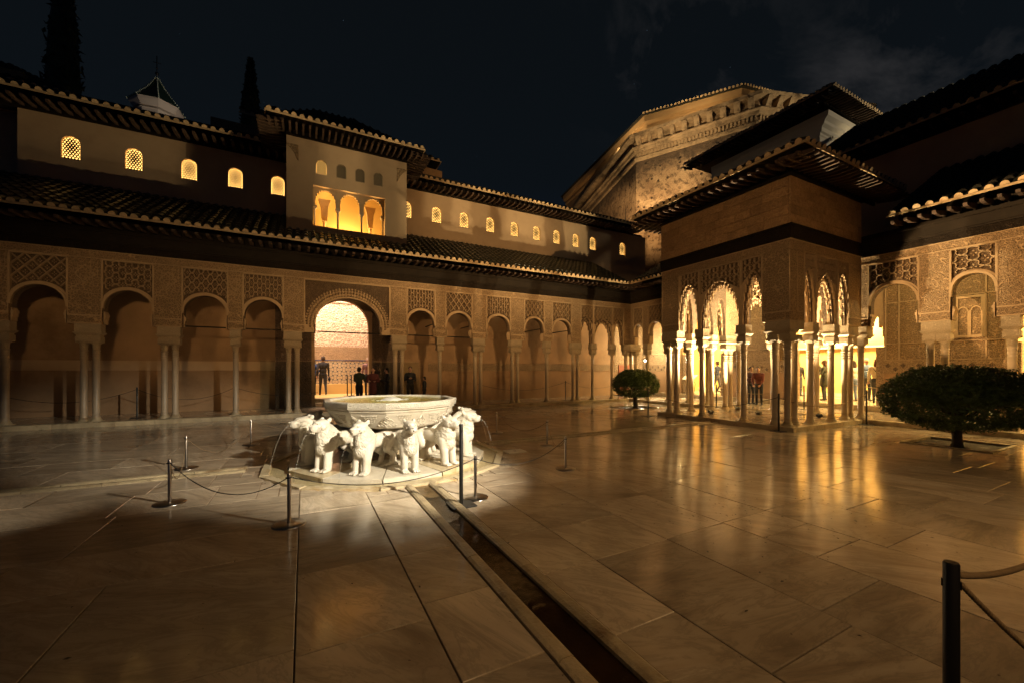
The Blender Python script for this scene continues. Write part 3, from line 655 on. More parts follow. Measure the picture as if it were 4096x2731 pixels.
def pier(T, parent, u0, u1, zb=2.932, zt=4.80, d=0.15, medal=True):
    m = MB(T); m.box(u0+0.001, u1-0.001, -d, d, zb, zt); o = part('pier', m, M['stucco'], parent)
    m = MB(T); w_ = 0.018
    for x in (u0+0.002, u1-0.002-w_): m.box(x, x+w_, -d-0.009, -d-0.001, zb+0.26, zt-0.05)
    m.box(u0, u1, -d-0.010, -d-0.001, zb+0.22, zb+0.258); m.box(u0, u1, -d-0.010, -d-0.001, zb, zb+0.03)
    if medal and u1-u0 > 0.3:
        c = (u0+u1)/2; zc = 4.35; r = min(0.2, (u1-u0)/2-0.06)
        P = [(c, zc+r*1.3), (c+r, zc), (c, zc-r*1.3), (c-r, zc)]
        for p, q in zip(P, P[1:]+P[:1]):
            t = Vector((q[0]-p[0], q[1]-p[1])); n = Vector((-t.y, t.x)).normalized()*0.009
            m.add([(p[0]-n.x, -d-0.009, p[1]-n.y), (q[0]-n.x, -d-0.009, q[1]-n.y), (q[0]+n.x, -d-0.009, q[1]+n.y), (p[0]+n.x, -d-0.009, p[1]+n.y)], [(0, 1, 2, 3)])
    part('pier_moulding', m, M['rib'], o); return o
def frieze(T, parent, u0, u1, z0=4.801, z1=5.04, d=0.15, name='frieze'):
    m = MB(T); m.box(u0, u1, -d, d, z0, z1); o = part(name, m, M['frieze'], parent)
    m = MB(T); m.box(u0, u1, -d-0.016, -d-0.001, z0, z0+0.022); m.box(u0, u1, -d-0.02, -d-0.001, z1-0.02, z1); part('frieze_moulding', m, M['rib'], o); return o

# ---------------------------------------------------------------- roofs
def tile_mesh():
    b = MB(); r = 0.088; n = 7
    rows = [(0.0, r), (0.17, r*0.96), (0.36, r*0.86)]
    vs = []
    for y, rr in rows:
        for k in range(n): th = math.pi*k/(n-1); vs.append((rr*math.cos(th), y, rr*math.sin(th)*1.05))
    b.add(vs, [(i*n+k, i*n+k+1, (i+1)*n+k+1, (i+1)*n+k) for i in range(2) for k in range(n-1)], 0, True)
    f = [(x*0.93, -0.012, z*0.95-0.002) for x, _, z in vs[:n]]; f2 = [(x*0.93, 0.02, z*0.95-0.002) for x, _, z in vs[:n]]
    b.add(f+f2, [tuple(range(n))]+[(k, k+1, k+1+n, k+n) for k in range(n-1)], 1)
    b.add([(-r*0.9, -0.005, 0.002), (r*0.9, -0.005, 0.002), (r*0.7, -0.005, -0.035), (0, -0.005, -0.05), (-r*0.7, -0.005, -0.035)], [(0, 1, 2, 3, 4)], 1)
    return b
ME['eave_tile'] = tile_mesh().mesh('eave_tile', [M['tile'], M['mortar']])
ME['eave_tile_glazed'] = tile_mesh().mesh('eave_tile', [M['tileg'], M['mortar']])
def corbel_mesh(L, h=0.13, w_=0.075):
    b = MB(); P = [(0, 0), (0, h), (L, h), (L, h*0.55)]
    for k in range(7): t = k/6; P.append((L*(0.96-0.36*t), h*(0.42-0.42*math.sin(t*math.pi/2)) + h*0.12*math.sin(t*math.pi)))
    n = len(P); vs = [(-w_/2, -y, z) for y, z in P]+[(w_/2, -y, z) for y, z in P]
    b.add(vs, [tuple(range(n)), tuple(range(2*n-1, n-1, -1))]+[(i, i+n, (i+1) % n+n, (i+1) % n) for i in range(n)]); return b.mesh('corbel', M['woodr'])
ME['corbel'] = corbel_mesh(0.74); ME['corbel_long'] = corbel_mesh(0.80, 0.12, 0.06)
def roof(parent, P0, P1, up, run, slope, label=None, pitch=0.235, hip0=0.0, hip1=0.0, glazed=False, ntile=None, tiles=True, corb=None, corbz=-0.2, corb_pitch=0.27, corbL='corbel', fascia=True):
    """P0,P1 eave ends (world, eave line), up = horizontal unit vector pointing up-slope, run = horizontal run"""
    P0 = Vector(P0); P1 = Vector(P1); U = (P1-P0); W = U.length; U.normalize(); up = Vector(up)
    rise = run*slope; S = (up*run+Vector((0, 0, rise))); SL = S.length; S.normalize(); N = U.cross(S); N = N if N.z > 0 else -N
    b = MB(); w0 = W
    q = [P0, P1, P1+up*run-U*hip1+Vector((0, 0, rise)), P0+up*run+U*hip0+Vector((0, 0, rise))]
    q2 = [p-Vector((0, 0, 0.06)) for p in q]
    b.add([tuple(p) for p in q+q2], [(0, 1, 2, 3), (4, 7, 6, 5), (0, 4, 5, 1), (1, 5, 6, 2), (2, 6, 7, 3), (3, 7, 4, 0)])
    ro = part('roof', b, M['tile'], parent, label=label)
    n = max(2, int(W/pitch)); rw = MB(); st = 0.34
    for k in range(n):
        u = (k+0.5)*W/n; l0 = u/hip0*SL if hip0 > 0 else SL; l1 = (W-u)/hip1*SL if hip1 > 0 else SL; Lk = min(SL, l0, l1)
        s = 0.33; 
        while s < Lk-0.1:
            e = min(s+st, Lk); r0, r1 = 0.088, 0.074; vs = []
            jz = rnd.uniform(0, 0.008)
            for t, rr, lift in ((s-0.02, r0, 0.016+jz), (e, r1, 0.0+jz)):
                for j in range(5):
                    th = math.pi*j/4; p = P0+U*(u+rr*math.cos(th))+S*t+N*(rr*math.sin(th)+lift); vs.append(tuple(p))
            rw.add(vs, [(j, j+1, j+6, j+5) for j in range(4)]+[(0, 1, 2, 3, 4)], 0, False); s = e
    if rw.v: part('roof_tiles', rw, M['tileg' if glazed else 'tile'], ro, kind='stuff')
    if tiles:
        yaw = math.atan2(up.y, up.x)-math.pi/2
        for k in range(n):
            u = (k+0.5)*W/n; p = P0+U*(u+rnd.uniform(-.012, .012))+N*(0.004+0.012*mnoise.noise(Vector((u*0.7, P0.x, P0.y)))+rnd.uniform(-.004, .006))-S*rnd.uniform(-.015, .02)
            o = local('eave_tile', ME['eave_tile_glazed' if glazed else 'eave_tile'], ro, p); o.rotation_euler = (math.atan(slope)*0.8+rnd.uniform(-.03, .03), rnd.uniform(-.05, .05), yaw+rnd.uniform(-.04, .04)); o.scale = (1, 1, rnd.uniform(0.9, 1.1))
    if corb:
        yaw = math.atan2(up.y, up.x)-math.pi/2; nc = int(W/corb_pitch)
        for k in range(nc):
            u = (k+0.5)*W/nc; p = P0+U*u+up*corb+Vector((0, 0, corbz))
            o = local('eave_corbel', ME[corbL], ro, p); o.rotation_euler = (R(9), 0, yaw)
    if corb:
        f = MB(); cl = corb+0.07; zl = corbz-0.02; A = P0+up*cl+U*(cl if hip0 > 0.5 else 0); B = P1+up*cl-U*(cl if hip1 > 0.5 else 0)
        q = [A+Vector((0, 0, zl)), B+Vector((0, 0, zl)), B+Vector((0, 0, slope*cl-0.05)), A+Vector((0, 0, slope*cl-0.05))]; q2 = [p+up*0.05 for p in q]
        f.add([tuple(p) for p in q+q2], [(0, 1, 2, 3), (7, 6, 5, 4), (0, 4, 5, 1), (1, 5, 6, 2), (2, 6, 7, 3), (3, 7, 4, 0)]); part('eave_board', f, M['wood'], ro)
    if fascia:
        f = MB(); A = P0-up*0.01; B = P1-up*0.01
        f.add([tuple(A+Vector((0, 0, -0.064))), tuple(B+Vector((0, 0, -0.064))), tuple(B+up*0.03+Vector((0, 0, -0.064))), tuple(A+up*0.03+Vector((0, 0, -0.064))),
               tuple(A+Vector((0, 0, -0.01))), tuple(B+Vector((0, 0, -0.01))), tuple(B+up*0.03+Vector((0, 0, -0.01))), tuple(A+up*0.03+Vector((0, 0, -0.01)))],
              [(0, 3, 2, 1), (4, 5, 6, 7), (0, 1, 5, 4), (1, 2, 6, 5), (2, 3, 7, 6), (3, 0, 4, 7)])
        part('eave_board', f, M['mortar'], ro)
    return ro

# ---------------------------------------------------------------- long arcade (Y = 7.85)
TS = lambda u, d, z: (u, 7.85+d, z)
sg = thing('arcade', 'long carved stucco arcade with slender marble columns running behind the lion fountain', 'arcade', (0, 7.85, 0))
COLS = [[-13.0], [-11.4, -11.14], [-10.32, -10.06], [-8.62], [-7.08, -6.82], [-5.28, -5.02], [-3.46], [-1.94, -1.68], [1.68, 1.94], [3.46], [5.02, 5.28], [6.82, 7.08], [8.64], [10.16, 10.42], [11.36], [12.62]]
for gpt in COLS: col_group(sg, [(x, 7.85) for x in gpt])
col_group(sg, [(13.56, 7.85), (13.93, 7.85), (13.93, 7.50)], imp=(0.34, 0.34))
BAYS = [(-9.99, -8.86, 'diamond', .29, .40), (-8.49, -7.37, 'diamond', .28, .34), (-6.65, -5.51, 'lobed', .285, .34), (-4.82, -3.66, 'wavy', .235, .30), (-3.24, -2.10, 'lobed', .23, .30),
        (2.10, 3.24, 'lobed', .23, .32), (3.68, 4.84, 'diamond', .235, .32), (5.50, 6.66, 'lobed', .23, .30), (7.36, 8.42, 'diamond', .21, .30), (8.86, 9.98, 'wavy', .225, .30)]
for u0, u1, st, cw, ch in BAYS: bay(TS, sg, u0, u1, u0+0.03, u1-0.03, 3.96, style=st, cw=cw, ch=ch)
edges = [-14.2, -13.95] + [] 
pr = [(-8.86, -8.49), (-7.37, -6.65), (-5.51, -4.82), (-3.66, -3.24), (-2.10, -1.46), (1.46, 2.10), (3.24, 3.68), (4.84, 5.50), (6.66, 7.36), (8.42, 8.86), (9.98, 10.52), (13.30, 14.08)]
for a, b in pr: pier(TS, sg, a, b)
m = MB(TS); m.box(-14.2, -9.991, -0.15, 0.15, 2.932, 4.80); part('pier', m, M['stucco'], sg)
# three stalactite arches near the corner
bay(TS, sg, 10.52, 11.32, 10.58, 11.26, 4.05, style='lobed', cw=.2, ch=.28, muq=5)
bay(TS, sg, 11.32, 12.56, 11.44, 12.50, 4.02, style='lobed', cw=.207, ch=.28, muq=6)
bay(TS, sg, 12.56, 13.30, 12.70, 13.26, 4.05, style='lobed', cw=.185, ch=.28, muq=5)
# the great middle arch with its lobed ring
pts = arch_pts(-1.10, 1.10, 2.932, 4.22, n=28, point=0.0, stilt=3.22)
m = MB(TS); m.prism(arch_poly(-1.46, 1.46, 4.80, pts), -0.08, 0.15); ga = part('arch_panel', m, M['stucco2'], sg, label='great middle arch with a lobed ring')
m = band(TS, pts, 0.05, -0.155, -0.08); part('arch_moulding', m, M['rib'], ga)
m = MB(TS)
for rr, nn, sz in ((1.215, 42, 0.062), (1.335, 44, 0.056), (1.425, 46, 0.04)):
    for i in range(nn+1):
        th = math.pi*(1.06-1.12*i/nn); x = rr*math.cos(th); z = 3.22+(rr-0.09)*math.sin(th)*1.0
        if abs(x) < 1.455: m.ball((x, -0.09, z), (sz, 0.055 if sz > .05 else .04, sz), 7, 5)
part('lobed_ring', m, M['rib'], ga, kind='stuff')
m = MB(TS)
for e in (-1, 1):
    for w_, z0_, z1_ in [(0.30, 2.933, 3.02), (0.22, 3.021, 3.10), (0.13, 3.101, 3.20), (0.05, 3.201, 3.30)]:
        x0, x1 = sorted((e*1.455, e*(1.12+0.34-w_))); m.box(x0, x1, -0.14, -0.081, z0_, z1_)
m.box(-1.46, -1.43, -0.158, -0.081, 3.3, 4.76); m.box(1.43, 1.46, -0.158, -0.081, 3.3, 4.76); m.box(-1.46, 1.46, -0.158, -0.081, 4.762, 4.799)
part('panel_frame', m, M['rib'], ga)
frieze(TS, sg, -14.2, 14.08)
def beams(T, parent, u0, u1, z0=5.041):
    m = MB(T); m.box(u0, u1, -0.22, 0.2, z0, z0+0.20); part('carved_beam', m, M['woodc'], parent)
    m = MB(T); m.box(u0, u1, -0.26, 0.2, z0+0.201, z0+0.24); m.box(u0, u1, -0.30, 0.2, z0+0.241, z0+0.50); m.box(u0, u1, -0.34, 0.2, z0+0.501, z0+0.54); part('eave_beam', m, M['wood'], parent)
    m = MB(T); m.box(u0, u1, -0.30, 0.2, z0+0.541, z0+0.62); part('wall_plate', m, M['wood'], parent)
beams(TS, sg, -14.2, 14.07)
roof(sg, (-14.2, 6.95, 5.93), (-2.03, 6.95, 5.93), (0, 1, 0), 2.98, 0.566, corb=0.72, corbz=-0.22, glazed=True)
roof(sg, (-2.028, 6.95, 5.93), (2.198, 6.95, 5.93), (0, 1, 0), 1.19, 0.566, corb=0.72, corbz=-0.22, glazed=True)
roof(sg, (2.20, 6.95, 5.93), (12.98, 6.95, 5.93), (0, 1, 0), 2.98, 0.566, corb=0.72, corbz=-0.22, glazed=True)
m = MB(TS); m.box(-14.2, 14.0, -0.14, 2.1, 5.70, 5.76); part('ceiling', m, M['wood'], sg)
for a, b in ((-5.0, -3.5), (-3.44, -1.95), (-1.6, 1.6), (1.96, 3.44), (3.5, 5.0)):
    m = MB(TS); m.box(a, b, -0.02, 0.02, 2.96, 3.0); part('tie_bar', m, M['wood'], sg)
for x in (-3.46, -1.81, 1.81, 3.46, 5.15, 10.29, 8.64):
    m = MB(); m.box(x-0.018, x+0.018, 8.0, 9.96, 3.0 if abs(x) < 3 else 3.55, 3.035 if abs(x) < 3 else 3.585); part('tie_bar', m, M['wood'], sg)

# rear wall of the long gallery, the upper wall with its lattice windows
uh = thing('upper_hall', 'long plastered hall rising above the arcade roof with a row of lit lattice windows', 'building', (0, 10.0, 0))
def win_hole(c, z0, z1, w_):
    r = w_/2; return [(c-r, z0), (c-r, z1-r)]+[(c+r*math.cos(math.pi*(1-i/8)), z1-r+r*math.sin(math.pi*(1-i/8))) for i in range(1, 8)]+[(c+r, z1-r), (c+r, z0)]
dp = arch_pts(-1.08, 1.0, 0.131, 4.50, n=24, stilt=3.35)
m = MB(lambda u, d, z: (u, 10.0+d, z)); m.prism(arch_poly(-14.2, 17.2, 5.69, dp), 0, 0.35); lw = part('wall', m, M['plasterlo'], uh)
m = MB(lambda u, d, z: (u, 10.0+d, z))
m.box(-14.2, -1.2, -0.018, -0.001, 1.60, 1.93); part('plaster_band', m, M['plaster'], lw)
m = MB(lambda u, d, z: (u, 10.0+d, z)); m.box(3.6, 14.5, -0.018, -0.001, 1.56, 1.92); part('inscribed_band', m, M['frieze'], lw)
m = MB(lambda u, d, z: (u, 10.0+d, z)); m.box(-14.2, -1.2, -0.028, -0.019, 1.575, 1.60); m.box(3.6, 14.5, -0.03, -0.019, 1.53, 1.56); m.box(3.6, 14.5, -0.03, -0.019, 1.92, 1.94); part('band_moulding', m, M['plasterlo'], lw)
m = MB(lambda u, d, z: (u, 10.0+d, z)); m.box(-5.9, -4.75, -0.02, -0.001, 1.93, 2.55); part('patched_panel', m, M['plasterlo'], lw)
m = MB(lambda u, d, z: (u, 10.0+d, z)); m.box(11.55, 11.85, -0.06, -0.001, 2.6, 3.5); part('vent_box', m, M['black'], lw)
m = MB(); m.box(14.7, 17.0, 9.975, 9.999, 1.5, 5.0); part('carved_panel', m, M['stucco'], lw)
WL = [-9.33-1.45+.0, ] ; WL = []
def P10(x11): return -1.473+(x11+1.473)*18.021/19.021
wins = [P10(v) for v in (-8.52, -6.90, -5.32, -3.87, -2.42, 2.83, 4.30, 5.73, 7.18, 8.61, 10.0, 11.33, 12.68, 13.94, 16.29)]
WZ0, WZ1, WW = 8.40, 9.16, 0.46
def wall_with_holes(T, x0, x1, z0, z1, holes, d0, d1, hz0, hz1, hw):
    """row of strips: one n-gon per window bay"""
    m = MB(T); hs = sorted(holes); cuts = [x0]+[(a+b)/2 for a, b in zip(hs[:-1], hs[1:])]+[x1]
    for c, a, b in zip(hs, cuts[:-1], cuts[1:]):
        hp = win_hole(c, hz0, hz1, hw)
        m.prism([(a, hz0)]+hp+[(b, hz0), (b, z1), (a, z1)], d0, d1)
    m.box(x0, x1, d0, d1, z0, hz0-0.0005); return m
TU = lambda u, d, z: (u, 10.0+d, z)
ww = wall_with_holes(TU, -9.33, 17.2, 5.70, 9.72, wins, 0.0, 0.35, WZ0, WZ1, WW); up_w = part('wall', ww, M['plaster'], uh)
m = MB(TU); m.box(-14.2, -9.331, 0.5, 0.8, 5.7, 9.72); m.box(-9.33, -9.2, 0.351, 0.8, 5.7, 9.72); part('wall', m, M['plaster'], uh, label='recessed dark end of the upper wall')
def lattice_mesh(w_, h, cell, bar, dense=False):
    b = MB(); r = w_/2
    rows = int(h/(cell*0.866))+2
    for j in range(rows):
        for i in range(-int(w_/cell)-1, int(w_/cell)+2):
            cx = (i+(0.5 if j % 2 else 0))*cell; cz = j*cell*0.866
            if abs(cx) > r-0.005 or cz > h-0.01: continue
            if cz > h-r and math.hypot(cx, cz-(h-r)) > r-0.005: continue
            n = 6; dc_ = math.hypot(cx/(w_*0.5), (cz-h*0.55)/(h*0.42)); ri = cell*0.5*((0.36+0.36*min(1, dc_)) if not dense else 0.42); ro_ = cell*0.62
            vs = []
            for k in range(n):
                a = 2*math.pi*k/n+math.pi/6
                vs += [(cx+ri*math.cos(a), 0, cz+ri*math.sin(a)), (cx+ro_*math.cos(a), 0, cz+ro_*math.sin(a))]
            b.add(vs, [(2*k, 2*k+1, (2*k+3) % (2*n), (2*k+2) % (2*n)) for k in range(n)])
            vs2 = [(x, 0.012, z) for x, _, z in vs[0::2]]
            b.add([v for v in vs[0::2]]+vs2, [(k, (k+1) % n, n+(k+1) % n, n+k) for k in range(n)])
    return b
ME['lattice'] = lattice_mesh(0.43, 0.745, 0.078, 0.01).mesh('lattice', M['celosia'])
def pane_mesh(w_, h, mat_):
    b = MB(); hp = win_hole(0, 0, h, w_); b.prism(hp, 0, 0.01); return b.mesh('pane', mat_)
ME['pane'] = pane_mesh(0.45, 0.755, M['winlit'])
def window_frame_mesh(w_, h, t=0.022, dpt=0.05):
    b = MB(); a = win_hole(0, 0, h, w_); o = win_hole(0, 0, h+t, w_+2*t); n = len(a)
    b.add([(x, 0, z) for x, z in a]+[(x, 0, z) for x, z in o]+[(x, dpt, z) for x, z in a], [(i, i+1, n+i+1, n+i) for i in range(n-1)]+[(i, i+1, 2*n+i+1, 2*n+i) for i in range(n-1)])
    b.box(-w_/2, w_/2, 0.0, dpt, 0.0, 0.012); return b
ME['wframe'] = window_frame_mesh(0.445, 0.75).mesh('window', M['plaster'])
for c in wins:
    f = local('window', ME['wframe'], uh, (c, 9.997, WZ0))
    sub('lattice', ME['lattice'], f, (0, 0.055, 0.008)); sub('pane', ME['pane'], f, (0, 0.10, 0.0))
roof(uh, (-14.2, 9.2, 10.02), (16.2, 9.2, 10.02), (0, 1, 0), 4.0, 0.50, corb=0.72, corbz=-0.24, pitch=0.25)
m = MB(TU); m.box(-14.2, 16.9, -0.03, 0.3, 9.721, 9.80); part('wall_plate', m, M['wood'], uh)

# ---------------------------------------------------------------- projecting lookout room over the middle of the arcade
mi = thing('lookout_tower', 'projecting plastered lookout room with a triple arched opening above the middle of the arcade', 'tower', (0.08, 8.15, 6.0))
TM = lambda u, d, z: (u, 8.15+d, z)
mw = [(-0.89, 0), (-0.17, 0), (0.50, 0), (1.17, 0)]
mx0, mx1 = -2.02, 2.19
Pm = lambda x: -1.473+(x+1.473)*16.171/17.621
cxs = [Pm(v) for v in (-0.85, -0.12, 0.60, 1.32)]
Zm = lambda z: 1.624+(z-1.624)*16.171/17.621
wz0, wz1 = Zm(9.38), Zm(9.96)
oz0, oz1, ox0, ox1 = Zm(7.32), Zm(8.91), Pm(-1.15), Pm(1.60)
m = wall_with_holes(TM, mx0, mx1, oz1+0.02, 9.90, cxs, 0.0, 0.28, wz0, wz1, 0.345)
m.box(mx0, ox0, 0, 0.28, 6.0, oz1+0.0195); m.box(ox1, mx1, 0, 0.28, 6.0, oz1+0.0195); m.box(ox0+0.001, ox1-0.001, 0, 0.28, 6.0, oz0); m.box(ox0+0.001, ox1-0.001, 0, 0.28, oz1, oz1+0.0195)
mwl = part('wall', m, M['plaster'], mi)
m = MB(); m.box(mx0, mx0+0.28, 8.431, 9.999, 6.0, 9.9); m.box(mx1-0.28, mx1, 8.431, 9.999, 6.0, 9.9); part('wall', m, M['plaster'], mi, label='side walls of the lookout')
m = MB(); m.box(mx0+0.28, mx1-0.28, 9.80, 9.99, 6.2, 9.9); m.box(mx0+0.28, mx1-0.28, 8.44, 9.79, 6.2, 6.45); m.box(mx0+0.28, mx1-0.28, 8.44, 9.79, 9.02, 9.1); part('room_wall', m, M['hallwall'], mi, label='warm lit inner wall of the lookout room')
ME['mframe'] = window_frame_mesh(0.345, wz1-wz0, 0.018, 0.06).mesh('window', M['plaster']); ME['mlat'] = lattice_mesh(0.335, wz1-wz0-0.01, 0.062, 0.01, True).mesh('lattice', M['celosia'])
ME['mpane_lit'] = pane_mesh(0.345, wz1-wz0, M['winlit']); ME['mpane_dim'] = pane_mesh(0.345, wz1-wz0, M['windim'])
for i, c in enumerate(cxs):
    f = local('window', ME['mframe'], mi, (c, 8.147, wz0)); sub('lattice', ME['mlat'], f, (0, 0.05, 0.004)); sub('pane', ME['mpane_lit' if i == 0 else 'mpane_dim'], f, (0, 0.08, 0))
# inner arches and colonnettes of the lookout
W3 = (ox1-ox0)/3
TI = lambda u, d, z: (u, 8.43+d, z)
for i in range(3):
    a = ox0+W3*i; b = a+W3
    if i == 0: a += 0.001
    pts = muq_pts(a+0.075, b-0.075, oz0+0.80, oz0+0.93, oz1-0.06, 6)
    m = MB(TM); m.prism(arch_poly(a, b-0.001, oz1-0.001, pts), 0.16, 0.26); part('arch_panel', m, M['rib'], mi)
cm = MB(); cm.lathe([(0.055, 0), (0.05, 0.03), (0.035, 0.05), (0.034, 0.52), (0.042, 0.53), (0.036, 0.55), (0.042, 0.57), (0.036, 0.60), (0.04, 0.64), (0.06, 0.68)], 12); cm.frustum(0, 0, 0.681, 0.72, 0.05, 0.05, 0.08, 0.08); cm.box(-0.085, 0.085, -0.085, 0.085, 0.721, 0.80)
ME['colonnette'] = cm.mesh('colonnette', M['column'])
for x in (ox0+0.05, ox0+W3, ox0+2*W3, ox1-0.05): local('colonnette', ME['colonnette'], mi, (x, 8.36, oz0+0.0))
cm2 = MB(); cm2.lathe([(0.075, 0), (0.05, 0.05), (0.05, 0.42), (0.06, 0.43), (0.055, 0.5), (0.07, 0.55)], 12); cm2.box(-0.09, 0.09, -0.09, 0.09, 0.551, 0.70); cm2.frustum(0, 0, 0.701, 1.10, 0.10, 0.09, 0.13, 0.09); cm2.frustum(0, 0, 1.101, 1.40, 0.13, 0.09, 0.22, 0.09); ME['inner_col'] = cm2.mesh('inner_column', M['rib'])
local('inner_column', ME['inner_col'], mi, (ox0+0.42, 9.25, oz0)); local('inner_column', ME['inner_col'], mi, (ox1-0.40, 9.25, oz0))
# carved corner brackets
for x, e in ((mx0+0.02, 1), (mx1-0.02, -1)):
    m = MB(TM); m.add([(x, -0.012, 9.62), (x+e*0.36, -0.012, 9.62), (x+e*0.36, -0.012, 9.05), (x+e*0.31, -0.012, 9.12), (x+e*0.24, -0.012, 9.30), (x+e*0.12, -0.012, 9.45), (x, -0.012, 9.55),
                       (x, -0.001, 9.62), (x+e*0.36, -0.001, 9.62), (x+e*0.36, -0.001, 9.05), (x+e*0.31, -0.001, 9.12), (x+e*0.24, -0.001, 9.30), (x+e*0.12, -0.001, 9.45), (x, -0.001, 9.55)],
                      [tuple(range(7))]+[(i, (i+1) % 7, (i+1) % 7+7, i+7) for i in range(7)])
    part('carved_bracket', m, M['stucco'], mi)
ey = 7.40; ex0, ex1, ez = -2.62, 2.74, 10.24
roof(mi, (ex0, ey, ez), (ex1, ey, ez), (0, 1, 0), 2.6, 0.42, hip0=2.6, hip1=2.6, corb=0.72, corbz=-0.25, corb_pitch=0.2, corbL='corbel_long')
roof(mi, (ex1, ey, ez), (ex1, 10.9, ez), (-1, 0, 0), 2.6, 0.42, hip0=2.6, corb=0.55, corbz=-0.25, corb_pitch=0.2, corbL='corbel_long')
roof(mi, (ex0, 10.9, ez), (ex0, ey, ez), (1, 0, 0), 2.6, 0.42, hip1=2.6, corb=0.55, corbz=-0.25, corb_pitch=0.2, corbL='corbel_long')
m = MB(); m.box(mx0-0.02, mx1+0.02, 8.12, 10.0, 9.901, 9.97); m.box(ex0+0.05, ex1-0.05, ey+0.05, 10.8, 10.155, 10.165); part('eave_board', m, M['wood'], mi)

# dark hip roofed hall behind the lookout
rh = thing('hip_roofed_hall', 'dark hip roofed hall rising behind the lookout room', 'building', (0, 15.0, 9.0))
m = MB(); m.box(-5.0, 5.2, 13.0, 18.0, 8.0, 12.4); part('wall', m, M['ashlar'], rh)
m = MB(); A = [(-6.0, 12.2, 12.45), (6.2, 12.2, 12.45), (6.2, 18.8, 12.45), (-6.0, 18.8, 12.45)]
roof(rh, (-3.9, 12.2, 12.5), (4.9, 12.2, 12.5), (0, 1, 0), 3.3, 0.86, hip0=3.0, hip1=4.0, tiles=True, pitch=0.3)
roof(rh, (4.9, 12.2, 12.5), (4.9, 18.8, 12.5), (-1, 0, 0), 4.0, 0.72, hip0=3.3, hip1=3.3, tiles=False, pitch=0.3)
# dark roof at far left
lh = thing('stepped_roof_hall', 'almost black tiled roof stepping down at the far left above the arcade', 'building', (-13, 14, 9))
m = MB(); m.box(-18, -11.0, 14.2, 18.0, 8.0, 13.0); part('wall', m, M['ashlar'], lh)
roof(lh, (-18, 13.6, 12.3), (-9.4, 13.6, 12.3), (0, 1, 0), 3.0, 0.7, hip1=3.0, pitch=0.3)

# ---------------------------------------------------------------- projecting pavilion
pv = thing('pavilion', 'square carved stucco pavilion on clustered marble columns lit from inside', 'pavilion', (11.9, -0.1, 0))
PY0, PY1 = -1.98, 1.90; PX = 9.95
col_group(pv, [(9.95, 1.88), (9.95, 1.56)], 0.12, (0.17, 0.30))
column(pv, 10.27, 1.88, 0.12)
col_group(pv, [(9.95, 0.58)], 0.12); col_group(pv, [(9.95, -0.80)], 0.12)
col_group(pv, [(9.97, -1.98), (9.97, -1.66)], 0.12, (0.17, 0.30)); column(pv, 10.29, -1.98, 0.12)
for x in (11.08, 12.22): col_group(pv, [(x, -1.98)], 0.12)
col_group(pv, [(13.02, -1.98), (13.34, -1.98)], 0.12)
for x in (11.08, 12.22): col_group(pv, [(x, 1.88)], 0.12)
col_group(pv, [(13.02, 1.88), (13.34, 1.88)], 0.12)
m = MB(); m.box(10.10, 10.45, -2.15, -1.80, 2.682, 2.92); m.box(10.10, 10.43, 1.72, 2.05, 2.682, 2.92); part('impost', m, M['capital'], pv)
TF = lambda u, d, z: (PX+d, u, z)                     # face towards the fountain
TN = lambda u, d, z: (u, PY0+d, z)                    # face towards the near side
TSs = lambda u, d, z: (u, PY1-d, z)
TB = lambda u, d, z: (13.93-d+0.0, u, z)
SD = 0.165
def pav_face(T, segs, piers, parent, d=SD, back=True):
    for (u0, u1, a, b, cr, n) in segs: bay(T, parent, u0, u1, a, b, cr, zb=2.922, style='lobed', cw=0.27, ch=0.38, d=d, muq=n)
    for a, b in piers: pier(T, parent, a, b, zb=2.922, d=d, medal=False)
pav_face(TF, [(-1.42, -0.80, -1.39, -0.90, 4.28, 7), (-0.80, 0.58, -0.70, 0.48, 4.20, 9), (0.58, 1.34, 0.68, 1.31, 4.28, 7)], [(-2.145, -1.42), (1.34, 2.065)], pv)
pav_face(TN, [(10.45, 11.08, 10.48, 10.98, 4.28, 7), (11.08, 12.22, 11.18, 12.12, 4.18, 9), (12.22, 12.86, 12.32, 12.83, 4.28, 7)], [(10.117, 10.45), (12.86, 13.62)], pv)
pav_face(TSs, [(10.45, 11.08, 10.48, 10.98, 4.28, 7), (11.08, 12.22, 11.18, 12.12, 4.18, 9), (12.22, 12.86, 12.32, 12.83, 4.28, 7)], [(10.117, 10.45), (12.86, 13.62)], pv)
def ring(parent, name, z0, z1, o, mat_, x1=13.62, holes=False):
    m = MB(); x0 = PX-SD-o; y0 = PY0-SD-o; y1 = PY1+SD+o; t = 0.33+o
    m.box(x0, x0+t, y0, y1, z0, z1); m.box(x0+t+0.001, x1, y0, y0+t, z0, z1); m.box(x0+t+0.001, x1, y1-t, y1, z0, z1); return part(name, m, mat_, parent)
ring(pv, 'frieze', 4.801, 5.03, 0.0, M['frieze'])
ring(pv, 'frieze_moulding', 5.031, 5.055, 0.02, M['rib'])
ring(pv, 'carved_beam', 5.056, 5.40, 0.03, M['woodc'], x1=13.9); ring(pv, 'eave_beam', 5.401, 5.44, 0.06, M['wood'], x1=13.9)
